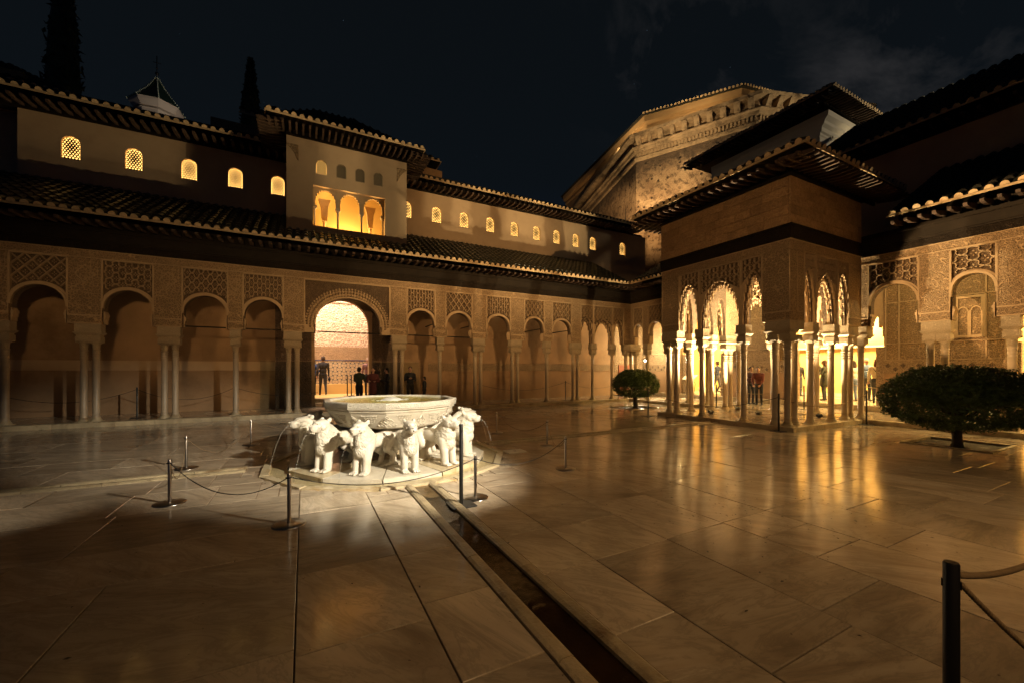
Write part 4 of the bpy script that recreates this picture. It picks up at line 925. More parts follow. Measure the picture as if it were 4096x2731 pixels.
# upper wall of worn stucco blocks laid in courses
m = MB(); m.box(PX-SD+0.03, 13.6, PY0-SD+0.03, PY1+SD-0.03, 5.441, 6.70); uw = part('upper_wall', m, M['rib'], pv)
def courses(parent, T, u0, u1, z0, z1, n, mat_):
    h = (z1-z0)/n
    for j in range(n):
        cs = rnd_cuts(u0, u1, 0.38, 0.75)
        for a, b in zip(cs[:-1], cs[1:]):
            k = MB(T); dd = rnd.uniform(-0.004, 0.004); k.box(a+0.006, b-0.006, 0.0+dd, 0.05, z0+j*h+0.006, z0+(j+1)*h-0.006); part('stone_block', k, mat_, parent)
courses(uw, lambda u, d, z: (PX-SD-0.022+d, u, z), PY0-SD+0.03, PY1+SD-0.03, 5.442, 6.68, 5, M['ashlar'])
courses(uw, lambda u, d, z: (u, PY0-SD-0.022+d, z), PX-SD-0.02, 13.58, 5.442, 6.68, 5, M['ashlar'])
courses(uw, lambda u, d, z: (u, PY1+SD+0.022-d, z), PX-SD-0.02, 13.58, 5.442, 6.68, 5, M['ashlar'])
m = MB(); m.box(PX-SD-0.05, 13.7, PY0-SD-0.05, PY1+SD+0.05, 6.701, 6.76); part('wall_plate', m, M['wood'], pv)
qx, qy0, qy1, qz = 9.02, -2.86, 2.76, 7.06
roof(pv, (qx, qy1, qz), (qx, qy0, qz), (1, 0, 0), 2.8, 0.42, hip0=2.8, hip1=2.8, corb=0.70, corbz=-0.24, corb_pitch=0.225, corbL='corbel_long')
roof(pv, (qx, qy0, qz), (14.6, qy0, qz), (0, 1, 0), 2.8, 0.42, hip0=2.8, corb=0.66, corbz=-0.24, corb_pitch=0.225, corbL='corbel_long')
roof(pv, (14.6, qy1, qz), (qx, qy1, qz), (0, -1, 0), 2.8, 0.42, hip1=2.8, corb=0.66, corbz=-0.24, corb_pitch=0.225, corbL='corbel_long')
m = MB(); m.box(qx+0.06, 14.5, qy0+0.06, qy1-0.06, qz-0.085, qz-0.07); part('eave_board', m, M['wood'], pv)
m = MB(); m.box(PX+SD, 13.6, PY0+SD, PY1-SD, 5.2, 5.25); part('ceiling', m, M['wood'], pv)

# ---------------------------------------------------------------- short side arcade (X = 13.93)
TW = lambda u, d, z: (13.93+d, u, z)
wg = thing('arcade', 'carved arcade with yellow lit hall behind the pavilion on the short side of the court', 'arcade', (13.93, 0, 0))
for ys_ in [[6.70], [5.42, 5.16], [4.30], [3.56, 3.30], [-3.58, -3.86], [-5.02], [-6.1, -6.36], [-7.5]]: col_group(wg, [(13.93, y) for y in ys_])
col_group(wg, [(13.93, -2.02)], imp=(0.2, 0.2)); col_group(wg, [(13.93, 1.92)], imp=(0.2, 0.2)); col_group(wg, [(13.93, 0.62)]); col_group(wg, [(13.93, -0.80)])
WB = [(6.86, 7.50, 'wavy', .2, .34, 3.92), (5.62, 6.50, 'wavy', .22, .34, 3.96), (2.26, 3.14, 'lobed', .29, .36, 4.0), (-3.38, -2.26, 'lobed', .30, .36, 4.12), (-4.80, -4.00, 'lobed', .40, .36, 4.10)]
for u0, u1, st, cw, ch, cr in WB: bay(TW, wg, u0, u1, u0+0.03, u1-0.03, cr, style=st, cw=cw, ch=ch)
for a, b in [(7.50, 7.70), (6.50, 6.86), (4.10, 4.40), (1.74, 2.26), (-2.26, -1.86), (-4.00, -3.38), (-5.30, -4.80)]: pier(TW, wg, a, b, medal=False)
bay(TW, wg, 4.40, 5.62, 4.45, 5.05, 3.96, style='wavy', cw=.22, ch=.34); bay(TW, wg, 3.14, 4.10, 3.66, 4.07, 3.9, style='wavy', cw=.22, ch=.34)
bay(TW, wg, -1.86, -0.86, -1.80, -0.98, 4.22, style='lobed', cw=.27, ch=.38, muq=7); bay(TW, wg, -0.86, 0.66, -0.70, 0.50, 4.16, style='lobed', cw=.27, ch=.38, muq=9); bay(TW, wg, 0.66, 1.74, 0.76, 1.68, 4.22, style='lobed', cw=.27, ch=.38, muq=7)
bay(TW, wg, -6.30, -5.30, -6.0, -5.33, 4.1, style='lobed', cw=.3, ch=.36)
m = MB(TW); m.box(-9.0, -6.301, -0.15, 0.15, 2.932, 4.80); part('pier', m, M['stucco'], wg)
frieze(TW, wg, -9.0, 7.70); beams(TW, wg, -9.0, 7.63)
roof(wg, (13.03, -2.95, 5.94), (13.03, -9.0, 5.94), (1, 0, 0), 3.9, 0.555, corb=0.70, corbz=-0.22, pitch=0.25)
roof(wg, (13.03, 6.95, 5.94), (13.03, 2.85, 5.94), (1, 0, 0), 3.9, 0.555, corb=0.70, corbz=-0.22, glazed=True, hip0=0.01)
m = MB(); m.box(14.1, 16.95, -9.0, 9.95, 5.70, 5.76); part('ceiling', m, M['wood'], wg)

# hall wall behind the short arcade and the glowing room beyond
hw = thing('hall', 'deep hall with carved stucco wall and bright yellow room behind the short arcade', 'building', (17.0, 0, 0))
TH = lambda u, d, z: (17.0+d, u, z)
m = MB(TH); ops = [(-8.4, -4.35), (-1.50, 1.62), (4.62, 7.15)]; x = -9.5
for a, b in ops:
    m.box(x, a, 0, 0.5, 0.131, 5.69); m.box(a, b, 0.0, 0.5, 4.6, 5.69)
    x = b
m.box(x, 9.999, 0, 0.5, 0.131, 5.69); hwall = part('wall', m, M['stucco'], hw)
for a, b in ops:
    pts = muq_pts(a+0.02, b-0.02, 2.45, 2.55, 4.3, 8); m = MB(TH); m.prism(arch_poly(a+0.001, b-0.001, 4.599, pts), 0.04, 0.30); part('stalactite_arch', m, M['rib'], hwall)
    for s in (a+0.12, b-0.12):
        m = MB(); m.box(17.02, 17.26, s-0.118, s+0.118, 0.331, 2.44); part('pilaster', m, M['stucco'], hwall)
for a, b in ((-4.34, -1.51), (1.63, 4.61), (7.16, 9.95)):
    m = MB(TH); m.box(a, b, -0.02, -0.001, 0.14, 1.5); part('dado', m, M['plasterlo'], hwall)
    m = MB(TH); m.box(a, b, -0.025, -0.001, 1.501, 1.94); m2 = part('inscribed_band', m, M['frieze'], hwall)
    m = MB(TH)
    n = int((b-a)/0.2)
    for i in range(n):
        c = a+(i+0.5)*(b-a)/n; zc = 1.68+(0.09 if i % 2 else -0.04); m.add([(c-0.06, -0.035, zc), (c, -0.035, zc-0.07), (c+0.06, -0.035, zc), (c, -0.035, zc+0.07), (c-0.075, -0.026, zc), (c, -0.026, zc-0.085), (c+0.075, -0.026, zc), (c, -0.026, zc+0.085)], [(0, 1, 2, 3), (0, 4, 5, 1), (1, 5, 6, 2), (2, 6, 7, 3), (3, 7, 4, 0)])
    part('lozenge_relief', m, M['stucco2'], hwall, kind='stuff')
    m = MB(TH); w_ = 0.035
    for x0 in (a+0.02, a+0.40, b-0.42, b-0.06): m.box(x0, x0+w_, -0.04, -0.001, 1.96, 4.9)
    for z0 in (1.945, 2.52, 3.95): m.box(a, b, -0.04, -0.001, z0, z0+0.03)
    part('panel_moulding', m, M['rib'], hwall)
# blind niche seen through the second near arch
m = MB(TH); m.box(-3.92, -3.24, -0.06, -0.041, 2.62, 2.70); m.box(-3.92, -3.82, -0.06, -0.041, 2.70, 3.85); m.box(-3.34, -3.24, -0.06, -0.041, 2.70, 3.85)
m.box(-3.62, -3.54, -0.06, -0.041, 2.70, 3.45); 
for c in (-3.72, -3.44):
    for i in range(8):
        t0, t1 = math.pi*i/8, math.pi*(i+1)/8; m.add([(c+r_*math.cos(t), d_, 3.45+r_*math.sin(t)*1.2) for t in (t0, t1) for r_ in (0.09, 0.12) for d_ in (-0.06,)], [(0, 1, 3, 2)])
m.box(-3.92, -3.24, -0.06, -0.041, 3.851, 3.93); part('blind_window', m, M['rib'], hwall)
# inner room
m = MB(); m.box(21.2, 21.5, -9.5, 9.5, 0.1, 6.0); room = part('room_wall', m, M['hallwall'], hw)
m = MB(); m.box(17.501, 21.2, 9.3, 9.5, 0.1, 6.0); m.box(17.501, 21.2, -9.5, -9.3, 0.1, 6.0); part('room_wall', m, M['hallwall'], hw)
m = MB(); m.box(17.501, 21.2, -9.3, 9.3, 5.0, 5.1); part('ceiling', m, M['hallwall'], hw)
m = MB(); m.box(21.0, 21.199, -1.6, 3.6, 2.62, 2.70); m.box(21.12, 21.199, -9.3, 9.3, 0.34, 0.5); part('wall_ledge', m, M['white'], hw)
# end wall with red door at the corner of the galleries
m = MB(); m.box(15.0, 15.9, 9.93, 9.974, 0.14, 1.9)
part('red_door', m, M['redbrick'], hw)

# upper wall and roof above the short arcade
wu = thing('upper_hall', 'unlit upper hall wall and long dark eave rising above the short arcade at right', 'building', (17, -3, 7))
m = MB(); m.box(17.0, 17.4, -14.0, 1.7, 5.71, 9.34); part('wall', m, M['plaster'], wu)
m = MB(); m.box(16.93, 17.35, -14.0, 1.7, 9.341, 9.42); part('wall_plate', m, M['wood'], wu)
roof(wu, (16.2, 1.0, 9.66), (16.2, -14.0, 9.66), (1, 0, 0), 4.8, 0.64, corb=0.74, corbz=-0.24, pitch=0.27, corb_pitch=0.34)
# plain taller block with cornice
tb = thing('corniced_block', 'pale plastered block with moulded cornice and deep raftered eave above the pavilion roof', 'building', (20, 4, 9))
bx, by0, by1, bz = 19.6, 1.72, 7.2, 13.36
m = MB(); m.box(bx, 26, by0, by1, 5.8, bz-1.0); part('wall', m, M['white'], tb)
prof = [(0, bz-1.0), (0.03, bz-0.95), (0.03, bz-0.86), (0.09, bz-0.80), (0.10, bz-0.62), (0.20, bz-0.50), (0.22, bz-0.38), (0.36, bz-0.22), (0.38, bz)]
m = MB()
vs = []
for o_, z in prof: vs += [(bx-0.02-o_*0.12, by1, z), (bx-0.02-o_*0.12, by0-o_, z), (26, by0-o_, z)]
m.add(vs, [(3*i+j, 3*i+j+1, 3*i+j+4, 3*i+j+3) for i in range(len(prof)-1) for j in (0, 1)]); m.box(bx-0.05, 26, by0-0.3, by1, bz-0.06, bz); part('cornice', m, M['white'], tb)
rz_ = 13.80
roof(tb, (bx-1.05, 8.3, rz_), (bx-1.05, by0-1.0, rz_), (1, 0, 0), 3.0, 0.45, hip0=2.0, hip1=3.0, corb=0.62, corbz=-0.25, pitch=0.24, corb_pitch=0.24, corbL='corbel_long')
roof(tb, (bx-1.05, by0-1.0, rz_), (26, by0-1.0, rz_), (0, 1, 0), 3.0, 0.45, hip0=3.0, corb=0.62, corbz=-0.25, pitch=0.24, corb_pitch=0.24, corbL='corbel_long')
m = MB(); m.box(bx-1.0, 26, by0-0.95, 8.2, rz_-0.09, rz_-0.07); part('eave_board', m, M['wood'], tb)

# ---------------------------------------------------------------- domed octagonal chapel
ch_ = thing('octagonal_chapel', 'huge weathered octagonal masonry tower with heavy bracketed cornice beyond the roofs', 'tower', (31.8, 17.6, 4))
th0 = -2.934; v0 = Vector((31.768+10.09*math.cos(th0), 17.567+10.09*math.sin(th0))); v1 = Vector((31.768+11.27*math.cos(th0+math.pi/4), 17.567+11.27*math.sin(th0+math.pi/4)))
e = v1-v0; Rw = e.length/(2*math.sin(math.pi/8)); mid = (v0+v1)/2; nrm = Vector((-e.y, e.x)).normalized()
cw_ = mid+nrm*Rw*math.cos(math.pi/8)
if (cw_-Vector((31.768, 17.567))).length > 12: cw_ = mid-nrm*Rw*math.cos(math.pi/8)
rw0 = math.atan2(v0.y-cw_.y, v0.x-cw_.x)
SHF = 9.0
def ovec(rot, k):   # the court side of the chapel is longer on its left
    if k % 8 in (4, 5, 6, 7):
        a0, a1 = rot-math.pi/4, rot; d = Vector((math.cos(a0)-math.cos(a1), math.sin(a0)-math.sin(a1))).normalized(); return d*SHF
    return Vector((0, 0))
def octo(b, prof, c, rot, mi=0, n=8):
    i0 = len(b.v); b.lathe(prof, n, (c[0], c[1]), mi, False, rot)
    for j in range(i0, len(b.v)):
        k = (j-i0) % 8 if j-i0 < len(prof)*8 else (j-i0-len(prof)*8) % 8
        if len(prof)*8 <= j-i0 < len(prof)*8+8: k = 7-k
        o_ = ovec(rot, k); b.v[j] = (b.v[j][0]+o_.x, b.v[j][1]+o_.y, b.v[j][2])
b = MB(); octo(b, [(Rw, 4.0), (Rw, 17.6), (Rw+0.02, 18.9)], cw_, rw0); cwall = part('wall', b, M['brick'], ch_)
b = MB(); octo(b, [(Rw, 18.001), (Rw+0.16, 18.05), (Rw+0.18, 18.25), (Rw+0.02, 18.32), (Rw+0.02, 18.66), (Rw+0.22, 18.72), (Rw+0.26, 18.92), (Rw+0.45, 18.98), (Rw+0.45, 19.05), (Rw+0.2, 19.06)], cw_, rw0); part('cornice', b, M['corn'], ch_)
b = MB(); octo(b, [(Rw+0.2, 19.061), (Rw+0.2, 19.62), (Rw+0.80, 19.68), (Rw+0.84, 19.90), (Rw+0.6, 19.94)], cw_, rw0); part('cornice', b, M['corn'], ch_)
def brackets(Rb, z0, z1, n, dep, wd, name, dark):
    objs = None
    for s in range(8):
        a0 = rw0+s*math.pi/4; a1 = a0+math.pi/4
        if not (-3.6 < a0 < -1.0 or -3.6 < a0-2*math.pi < -1.0): continue
        p0 = Vector((cw_.x+Rb*math.cos(a0), cw_.y+Rb*math.sin(a0)))+ovec(rw0, s); p1 = Vector((cw_.x+Rb*math.cos(a1), cw_.y+Rb*math.sin(a1)))+ovec(rw0, s+1)
        nk = n if (p1-p0).length < 12 else int(n*(p1-p0).length/8.3)
        d = (p1-p0).normalized(); nn = Vector((d.y, -d.x))
        if nn.dot((p0+p1)/2-Vector((cw_.x, cw_.y))-ovec(rw0, 7)*0.5) < 0: nn = -nn
        for i in range(nk):
            if objs is None:
                k = MB(); k.add([(-wd/2, 0, 0), (wd/2, 0, 0), (wd/2, -dep*0.5, 0), (-wd/2, -dep*0.5, 0), (-wd/2, 0, z1-z0), (wd/2, 0, z1-z0), (wd/2, -dep, z1-z0), (-wd/2, -dep, z1-z0)], [(0, 1, 2, 3), (4, 7, 6, 5), (0, 4, 5, 1), (1, 5, 6, 2), (2, 6, 7, 3), (3, 7, 4, 0)]); objs = k.mesh(name, M['corn'])
            p = p0.lerp(p1, (i+0.5)/nk); o = local(name, objs, ch_, (p.x, p.y, z0+rnd.uniform(-.02, .02))); o.rotation_euler.z = math.atan2(nn.y, nn.x)+math.pi/2
            if rnd.random() < 0.3: o.scale = (rnd.uniform(.7, 1), rnd.uniform(.6, 1), 1)
brackets(Rw+0.19, 19.10, 19.63, 10, 0.62, 0.36, 'bracket', 0)
brackets(Rw+0.02, 18.34, 18.64, 34, 0.16, 0.12, 'dentil', 0)
brackets(Rw+0.1, 19.945, 20.25, 11, -0.55, 0.62, 'parapet_block', 0)
C2 = (31.768, 17.567)
b = MB(); octo(b, [(8.6, 19.9), (8.6, 21.1), (8.72, 21.2), (8.72, 21.35), (8.6, 21.4), (8.6, 21.62), (8.95, 21.70), (9.0, 22.15)], C2, th0); part('drum', b, M['brick2'], ch_)
b = MB(); octo(b, [(9.25, 22.151), (9.25, 22.22), (0.3, 24.6)], C2, th0); rf = part('roof', b, M['tile'], ch_)
for s in range(8):
    a0 = th0+s*math.pi/4; a1 = a0+math.pi/4
    if not (-3.6 < a0 < -1.2 or -3.6 < a0-2*math.pi < -1.2): continue
    p0 = Vector((C2[0]+9.28*math.cos(a0), C2[1]+9.28*math.sin(a0)))+ovec(th0, s); p1 = Vector((C2[0]+9.28*math.cos(a1), C2[1]+9.28*math.sin(a1)))+ovec(th0, s+1); nt_ = int((p1-p0).length/0.26)
    d = (p1-p0).normalized(); nn = Vector((d.y, -d.x)); nn = nn if nn.dot((p0+p1)/2-Vector(C2)-ovec(th0, 7)*0.5) > 0 else -nn
    for i in range(nt_):
        p = p0.lerp(p1, (i+0.5)/nt_); o = local('eave_tile', ME['eave_tile'], rf, (p.x, p.y, 22.22)); o.rotation_euler = (0.25, 0, math.atan2(-nn.y, -nn.x)-math.pi/2); o.scale = (1.1, 1.2, 1.3)
# buttress blocks near the wall foot
def onface(k, t, out, z0, z1, wid, name, mat_):
    a0 = rw0+k*math.pi/4; p0 = Vector((cw_.x+Rw*math.cos(a0), cw_.y+Rw*math.sin(a0))); a1 = a0+math.pi/4; p1 = Vector((cw_.x+Rw*math.cos(a1), cw_.y+Rw*math.sin(a1)))
    d = (p1-p0).normalized(); nn = Vector((d.y, -d.x)); nn = nn if nn.dot(p0-Vector((cw_.x, cw_.y))) > 0 else -nn
    c = p0.lerp(p1, t); A = c-d*wid/2; B = c+d*wid/2
    b = MB(); q = [A, B, B+nn*out, A+nn*out]; b.add([(p.x, p.y, z0) for p in q]+[(p.x, p.y, z1) for p in q[:2]]+[(p.x, p.y, z1-out*0.35) for p in q[2:]], [(0, 1, 2, 3), (4, 7, 6, 5), (0, 4, 5, 1), (1, 5, 6, 2), (2, 6, 7, 3), (3, 7, 4, 0)]); part(name, b, mat_, ch_)
onface(0, 0.42, 0.9, 8, 14.2, 2.4, 'buttress', M['brick2']); onface(-1, 0.75, 0.9, 8, 12.7, 0.8, 'buttress', M['brick2'])
ar = MB(); ar.tube([(18.6, 13.2, 10.0), (18.6, 13.2, 12.9)], 0.02, 5); 
tag(part('antenna', ar, M['black'], None), 'thin dark antenna rod standing against the sky left of the chapel', 'antenna')

# ---------------------------------------------------------------- green roofed lantern tower and cypresses
sp = thing('spire', 'small white lantern tower with pointed green tiled roof behind the long roof', 'tower', (-11.03, 30, 15))
b = MB(); b.lathe([(1.05, 15), (1.05, 19.6), (1.2, 19.9), (1.2, 20.1), (1.28, 20.15)], 8, (-11.03, 30), 0, False, 0.3); part('wall', b, M['white'], sp)
b = MB(); b.lathe([(1.28, 20.3), (1.5, 20.62), (1.55, 20.78)], 8, (-11.03, 30), 0, False, 0.3); part('cornice', b, M['white'], sp)
b = MB(); b.lathe([(1.6, 20.79), (0.7, 21.95), (0.05, 23.05)], 8, (-11.03, 30), 0, False, 0.3); rf = part('roof', b, M['green'], sp)
for k in range(8):
    a = 0.3+k*math.pi/4; b = MB()
    for i in range(15):
        t = i/15; r_ = 1.6+(0.05-1.6)*t+(-0.12*math.sin(t*math.pi)); z = 20.82+2.25*t+0.0; b.ball((-11.03+r_*math.cos(a), 30+r_*math.sin(a), z), (0.055, 0.055, 0.075), 6, 4)
    part('ridge_tiles', b, M['greenw'], rf, kind='stuff')
b = MB(); b.tube([(-11.03, 30, 23.05), (-11.03, 30, 24.6)], 0.03, 5); b.tube([(-11.25, 30, 24.1), (-10.8, 30, 24.1)], 0.025, 5); b.ball((-11.03, 30, 23.3), 0.12, 8, 6); b.ball((-11.03, 30, 23.7), 0.07, 8, 6); part('finial', b, M['black'], sp)
for a in range(8):
    an = 0.3+(a+0.5)*math.pi/4; b = MB(); b.tube([(-11.03+1.1*math.cos(an-0.22), 30+1.1*math.sin(an-0.22), 18.6), (-11.03+1.1*math.cos(an-0.18), 30+1.1*math.sin(an-0.18), 19.4), (-11.03+1.12*math.cos(an), 30+1.12*math.sin(an), 19.7), (-11.03+1.1*math.cos(an+0.18), 30+1.1*math.sin(an+0.18), 19.4), (-11.03+1.1*math.cos(an+0.22), 30+1.1*math.sin(an+0.22), 18.6)], 0.07, 5)
    part('arch_moulding', b, M['white'], sp)
def leaf_cloud(points, size, mat_, name, seed, up=0.0, droop=0.0):
    rs = np.random.RandomState(seed); n = len(points); P = np.array(points)
    d = rs.normal(size=(n, 3)); d[:, 2] = d[:, 2]*0.6-droop+up; d /= np.linalg.norm(d, axis=1)[:, None]
    s = np.cross(d, rs.normal(size=(n, 3))); s /= np.linalg.norm(s, axis=1)[:, None]; nn = np.cross(d, s)
    L = size*rs.uniform(0.7, 1.3, n)[:, None]; W = L*0.38
    v = np.stack([P-d*L*0.5, P+s*W*0.5+nn*L*0.06, P+d*L*0.5, P-s*W*0.5+nn*L*0.06], 1).reshape(-1, 3)
    me = bpy.data.meshes.new(name); me.from_pydata(v.tolist(), [], [(4*i, 4*i+1, 4*i+2, 4*i+3) for i in range(n)]); me.materials.append(mat_); me.update(); return me
def cypress(loc, z0, z1, r, n, label, seed):
    t = thing('cypress', label, 'tree', (loc[0], loc[1], z0), group=None)
    rs = np.random.RandomState(seed); P = []
    for i in range(n):
        h = rs.uniform(0, 1)**1.0; rr = r*(1-h**2.2)**0.75*(0.75+0.35*mnoise.noise(Vector((math.cos(i*2.4)*1.5, math.sin(i*2.4)*1.5, h*9+seed)))); a = rs.uniform(0, 6.283); q = rr*rs.uniform(0.6, 1.0)
        P.append((loc[0]+q*math.cos(a), loc[1]+q*math.sin(a), z0+h*(z1-z0)))
    me = leaf_cloud(P, 0.42, M['leafd'], 'crown', seed, up=0.9); o = bpy.data.objects.new('crown', me); col.objects.link(o); o.parent = t; o.location = -Vector((loc[0], loc[1], z0))
    b = MB(); b.tube([(loc[0], loc[1], z0-2), (loc[0], loc[1], z0+(z1-z0)*0.8)], [r*0.25, 0.05], 7); part('trunk', b, M['bark'], t)
    b = MB(); b.lathe([(r*0.7, z0), (r*0.78, z0+(z1-z0)*0.3), (r*0.5, z0+(z1-z0)*0.7), (0.02, z0+(z1-z0)*0.96)], 9, (loc[0], loc[1])); part('inner_foliage', b, M['leafd'], t)
cypress((-4.75, 25), 13.0, 23.2, 0.95, 4200, 'slender cypress standing just left of the lookout roof', 3)
cypress((-14.0, 25), 10.0, 27.0, 1.15, 3600, 'tall black cypress silhouette left of the green spire', 4)

# ---------------------------------------------------------------- bright hall behind the great middle arch
ha = thing('inner_hall', 'brightly lit carved hall with tiled dado seen through the great arch', 'room', (0, 12, 0))
m = MB(); m.box(-4.0, 4.0, 13.5, 13.8, 0.0, 7.5); hwl = part('wall', m, M['pinkwall'], ha)
m = MB(); m.box(-4.2, -4.001, 10.36, 13.8, 0.0, 7.5); m.box(4.001, 4.2, 10.36, 13.8, 0.0, 7.5); part('wall', m, M['pinkwall'], ha)
m = MB(); m.box(-4.2, 4.2, 10.36, 13.8, 7.51, 7.6); part('ceiling', m, M['wood'], ha)
m = MB(); m.box(-4.0, 4.0, 13.47, 13.499, 0.94, 2.06); part('tile_dado', m, M['dado'], ha)
m = MB(); m.box(-4.0, 4.0, 13.455, 13.499, 2.061, 2.10); part('blue_tile_border', m, flat('blue_tile', (0.03, 0.05, 0.14), 0.3), ha)
m = MB(); m.box(-4.0, 4.0, 13.47, 13.499, 2.101, 2.75); part('inscribed_band', m, M['frieze'], ha)
m = MB(); m.box(-4.0, 4.0, 13.1, 13.499, 0.451, 0.94); part('bench', m, M['hallwall'], ha)
m = MB(); m.box(-4.0, 4.0, 10.36, 13.5, 0.0, 0.45); part('floor', m, M['hallwall'], ha)
for i, (a, z) in enumerate([(9.7, 0.29), (10.0, 0.449)]):
    m = MB(); m.box(-1.07, 0.99, a, 10.359, 0.131 if i == 0 else 0.291, z); part('step', m, M['kerb'], ha)
m = MB()
for i in range(7): m.ball((-2.4+i*0.8, 13.47, 5.2), (0.3, 0.03, 0.3), 10, 4)
m.box(-4, 4, 13.45, 13.499, 4.9, 5.0); part('star_relief', m, M['pinkwall'], ha)
# second inner arch whose jamb is seen inside the doorway
pts = arch_pts(-1.30, 1.14, 0.451, 4.75, n=20, stilt=3.5)
m = MB(lambda u, d, z: (u, 10.9+d, z)); m.prism(arch_poly(-3.9, 3.9, 7.4, pts), 0, 0.25); part('arch_panel', m, M['pinkwall'], ha)
# open door leaves
for x0, x1, lb in ((-2.45, -1.20, 'tall dark wooden door leaf folded open left of the great arch'), (1.12, 2.30, 'tall dark wooden door leaf folded open right of the great arch')):
    t = thing('wooden_door', lb, 'door', ((x0+x1)/2, 9.9, 0.13))
    m = MB(); m.box(x0, x1, 9.86, 9.93, 0.15, 4.5); lf = part('leaf', m, M['doorwood'], t)
    for j in range(9):
        for i in range(3):
            m = MB(); a = x0+0.05+i*(x1-x0-0.1)/3; z = 0.25+j*0.46; m.cham(0, 0, 0, 0, 0, 0, 0) if False else None
            m.box(a+0.02, a+(x1-x0-0.1)/3-0.02, 9.845, 9.859, z, z+0.40); part('panel', m, M['doorwood'], lf)
for x0, x1, lb in ((-2.9, -1.05, 'low glass screen with pale top rail before the left door leaf'), (1.05, 3.0, 'low glass screen with pale top rail before the right door leaf')):
    t = thing('glass_screen', lb, 'barrier', ((x0+x1)/2, 9.3, 0.13))
    m = MB(); m.box(x0, x1, 9.30, 9.308, 0.15, 1.95); part('pane', m, M['glass'], t)
    m = MB(); m.box(x0, x1, 9.297, 9.311, 1.951, 1.960); part('rail', m, M['rib'], t)

# ---------------------------------------------------------------- the lion fountain
FX, FY = FC
ft = thing('fountain', 'large twelve sided white marble basin brimming with water on a ring of lions', 'fountain', (FX, FY, 0))
RB = R(-75)
b = MB(); b.lathe([(0.5, 0.64), (0.92, 0.655), (0.96, 0.68), (1.115, 0.905), (1.125, 0.935), (1.15, 0.94), (1.155, 0.955), (1.14, 0.965), (1.185, 0.985), (1.19, 1.0), (1.18, 1.003)], 12, FC, 0, False, RB, cap=False); basin = part('basin', b, M['marble'], ft)
b = MB(); b.lathe([(1.177, 1.003), (1.19, 1.012), (1.19, 1.078), (1.183, 1.088)], 12, FC, 0, False, RB, cap=False); part('inscribed_rim', b, M['marblec'], basin)
b = MB(); b.lathe([(1.183, 1.0885), (1.177, 1.094), (1.085, 1.094), (1.07, 1.082), (1.02, 0.93), (0.4, 0.86)], 12, FC, 0, False, RB, cap=False); part('rim', b, M['marble'], basin)
b = MB(); n = 48; rows = 14; vs = [(FX, FY, 1.066)]
for j in range(1, rows+1):
    for k in range(n):
        a = 2*math.pi*k/n; r_ = 1.035*j/rows; rr = r_*(1.0 if j < rows else 1.0)
        vs.append((FX+rr*math.cos(a), FY+rr*math.sin(a), 1.064+0.010*math.exp(-r_*2.2)*math.sin(r_*26+0.8*math.sin(a*3))+0.005*mnoise.noise(Vector((math.cos(a)*r_*6, math.sin(a)*r_*6, 0)))))
fs = [(0, 1+k, 1+(k+1) % n) for k in range(n)]+[(1+(j-1)*n+k, 1+j*n+k, 1+j*n+(k+1) % n, 1+(j-1)*n+(k+1) % n) for j in range(1, rows) for k in range(n)]
b.add(vs, fs, 0, True); part('water', b, M['water'], basin)
b = MB(); nn_ = 30; prof = []
for j in range(8):
    t = j/7; prof.append((0.20*(1-t)**0.6+0.004, 1.062+0.062*t**0.8))
b.lathe(prof, nn_, FC)
for i in range(26):
    a = rnd.uniform(0, 6.28); r_ = rnd.uniform(0.12, 0.34); b.ball((FX+r_*math.cos(a), FY+r_*math.sin(a), 1.066), (rnd.uniform(.015, .04), rnd.uniform(.015, .04), .008), 6, 4)
part('bubbling_jet', b, flat('water_foam', (0.85, 0.85, 0.78), 0.3), basin)
# carved medallions on the bowl: knots under every edge, triangles under every side
for k in range(12):
    for typ in (0, 1):
        a = RB+k*math.pi/6+(0 if typ == 0 else math.pi/12)
        rc = math.cos(math.pi/12) if typ else 1.0
        def bowl(u, z, lift=0.008):
            r_ = (0.96+(z-0.68)*(0.155/0.225)+lift)*rc; return (FX+r_*math.cos(a)-u*math.sin(a), FY+r_*math.sin(a)+u*math.cos(a), z) if typ else (FX+(r_-abs(u)*math.tan(math.pi/12))*math.cos(a)-u*math.sin(a), FY+(r_-abs(u)*math.tan(math.pi/12))*math.sin(a)+u*math.cos(a), z)
        m = MB()
        if typ:
            for j in range(5):
                z = 0.885-j*0.032; wd = 0.11*(1-j/5.5)
                nn2 = max(1, int(wd/0.022))
                for i in range(-nn2, nn2+1): m.ball(bowl(i*0.024+(0.012 if j % 2 else 0), z, 0.004), (0.011, 0.011, 0.014), 5, 4)
        else:
            for rr, z0, nb in ((0.045, 0.80, 10), (0.085, 0.785, 16)):
                m.tube([bowl(rr*math.sin(t*6.283/nb)*(1+0.25*math.cos(t*6.283/nb*4)), z0+rr*math.cos(t*6.283/nb)*0.9*(1+0.25*math.cos(t*6.283/nb*4)), 0.006) for t in range(nb+1)], 0.007, 4)
            for s in (-1, 1): m.tube([bowl(s*(0.02+0.13*t/8), 0.715+0.02*math.sin(t*1.9), 0.006) for t in range(9)], 0.008, 4)
        part('carved_ornament', m, M['marble'], basin)
b = MB(); b.lathe([(0.46, 0.051), (0.46, 0.10), (0.40, 0.13), (0.38, 0.56), (0.46, 0.60), (0.48, 0.64)], 8, FC, 0, False, 0.2); ped = part('pedestal', b, M['kerb'], ft)
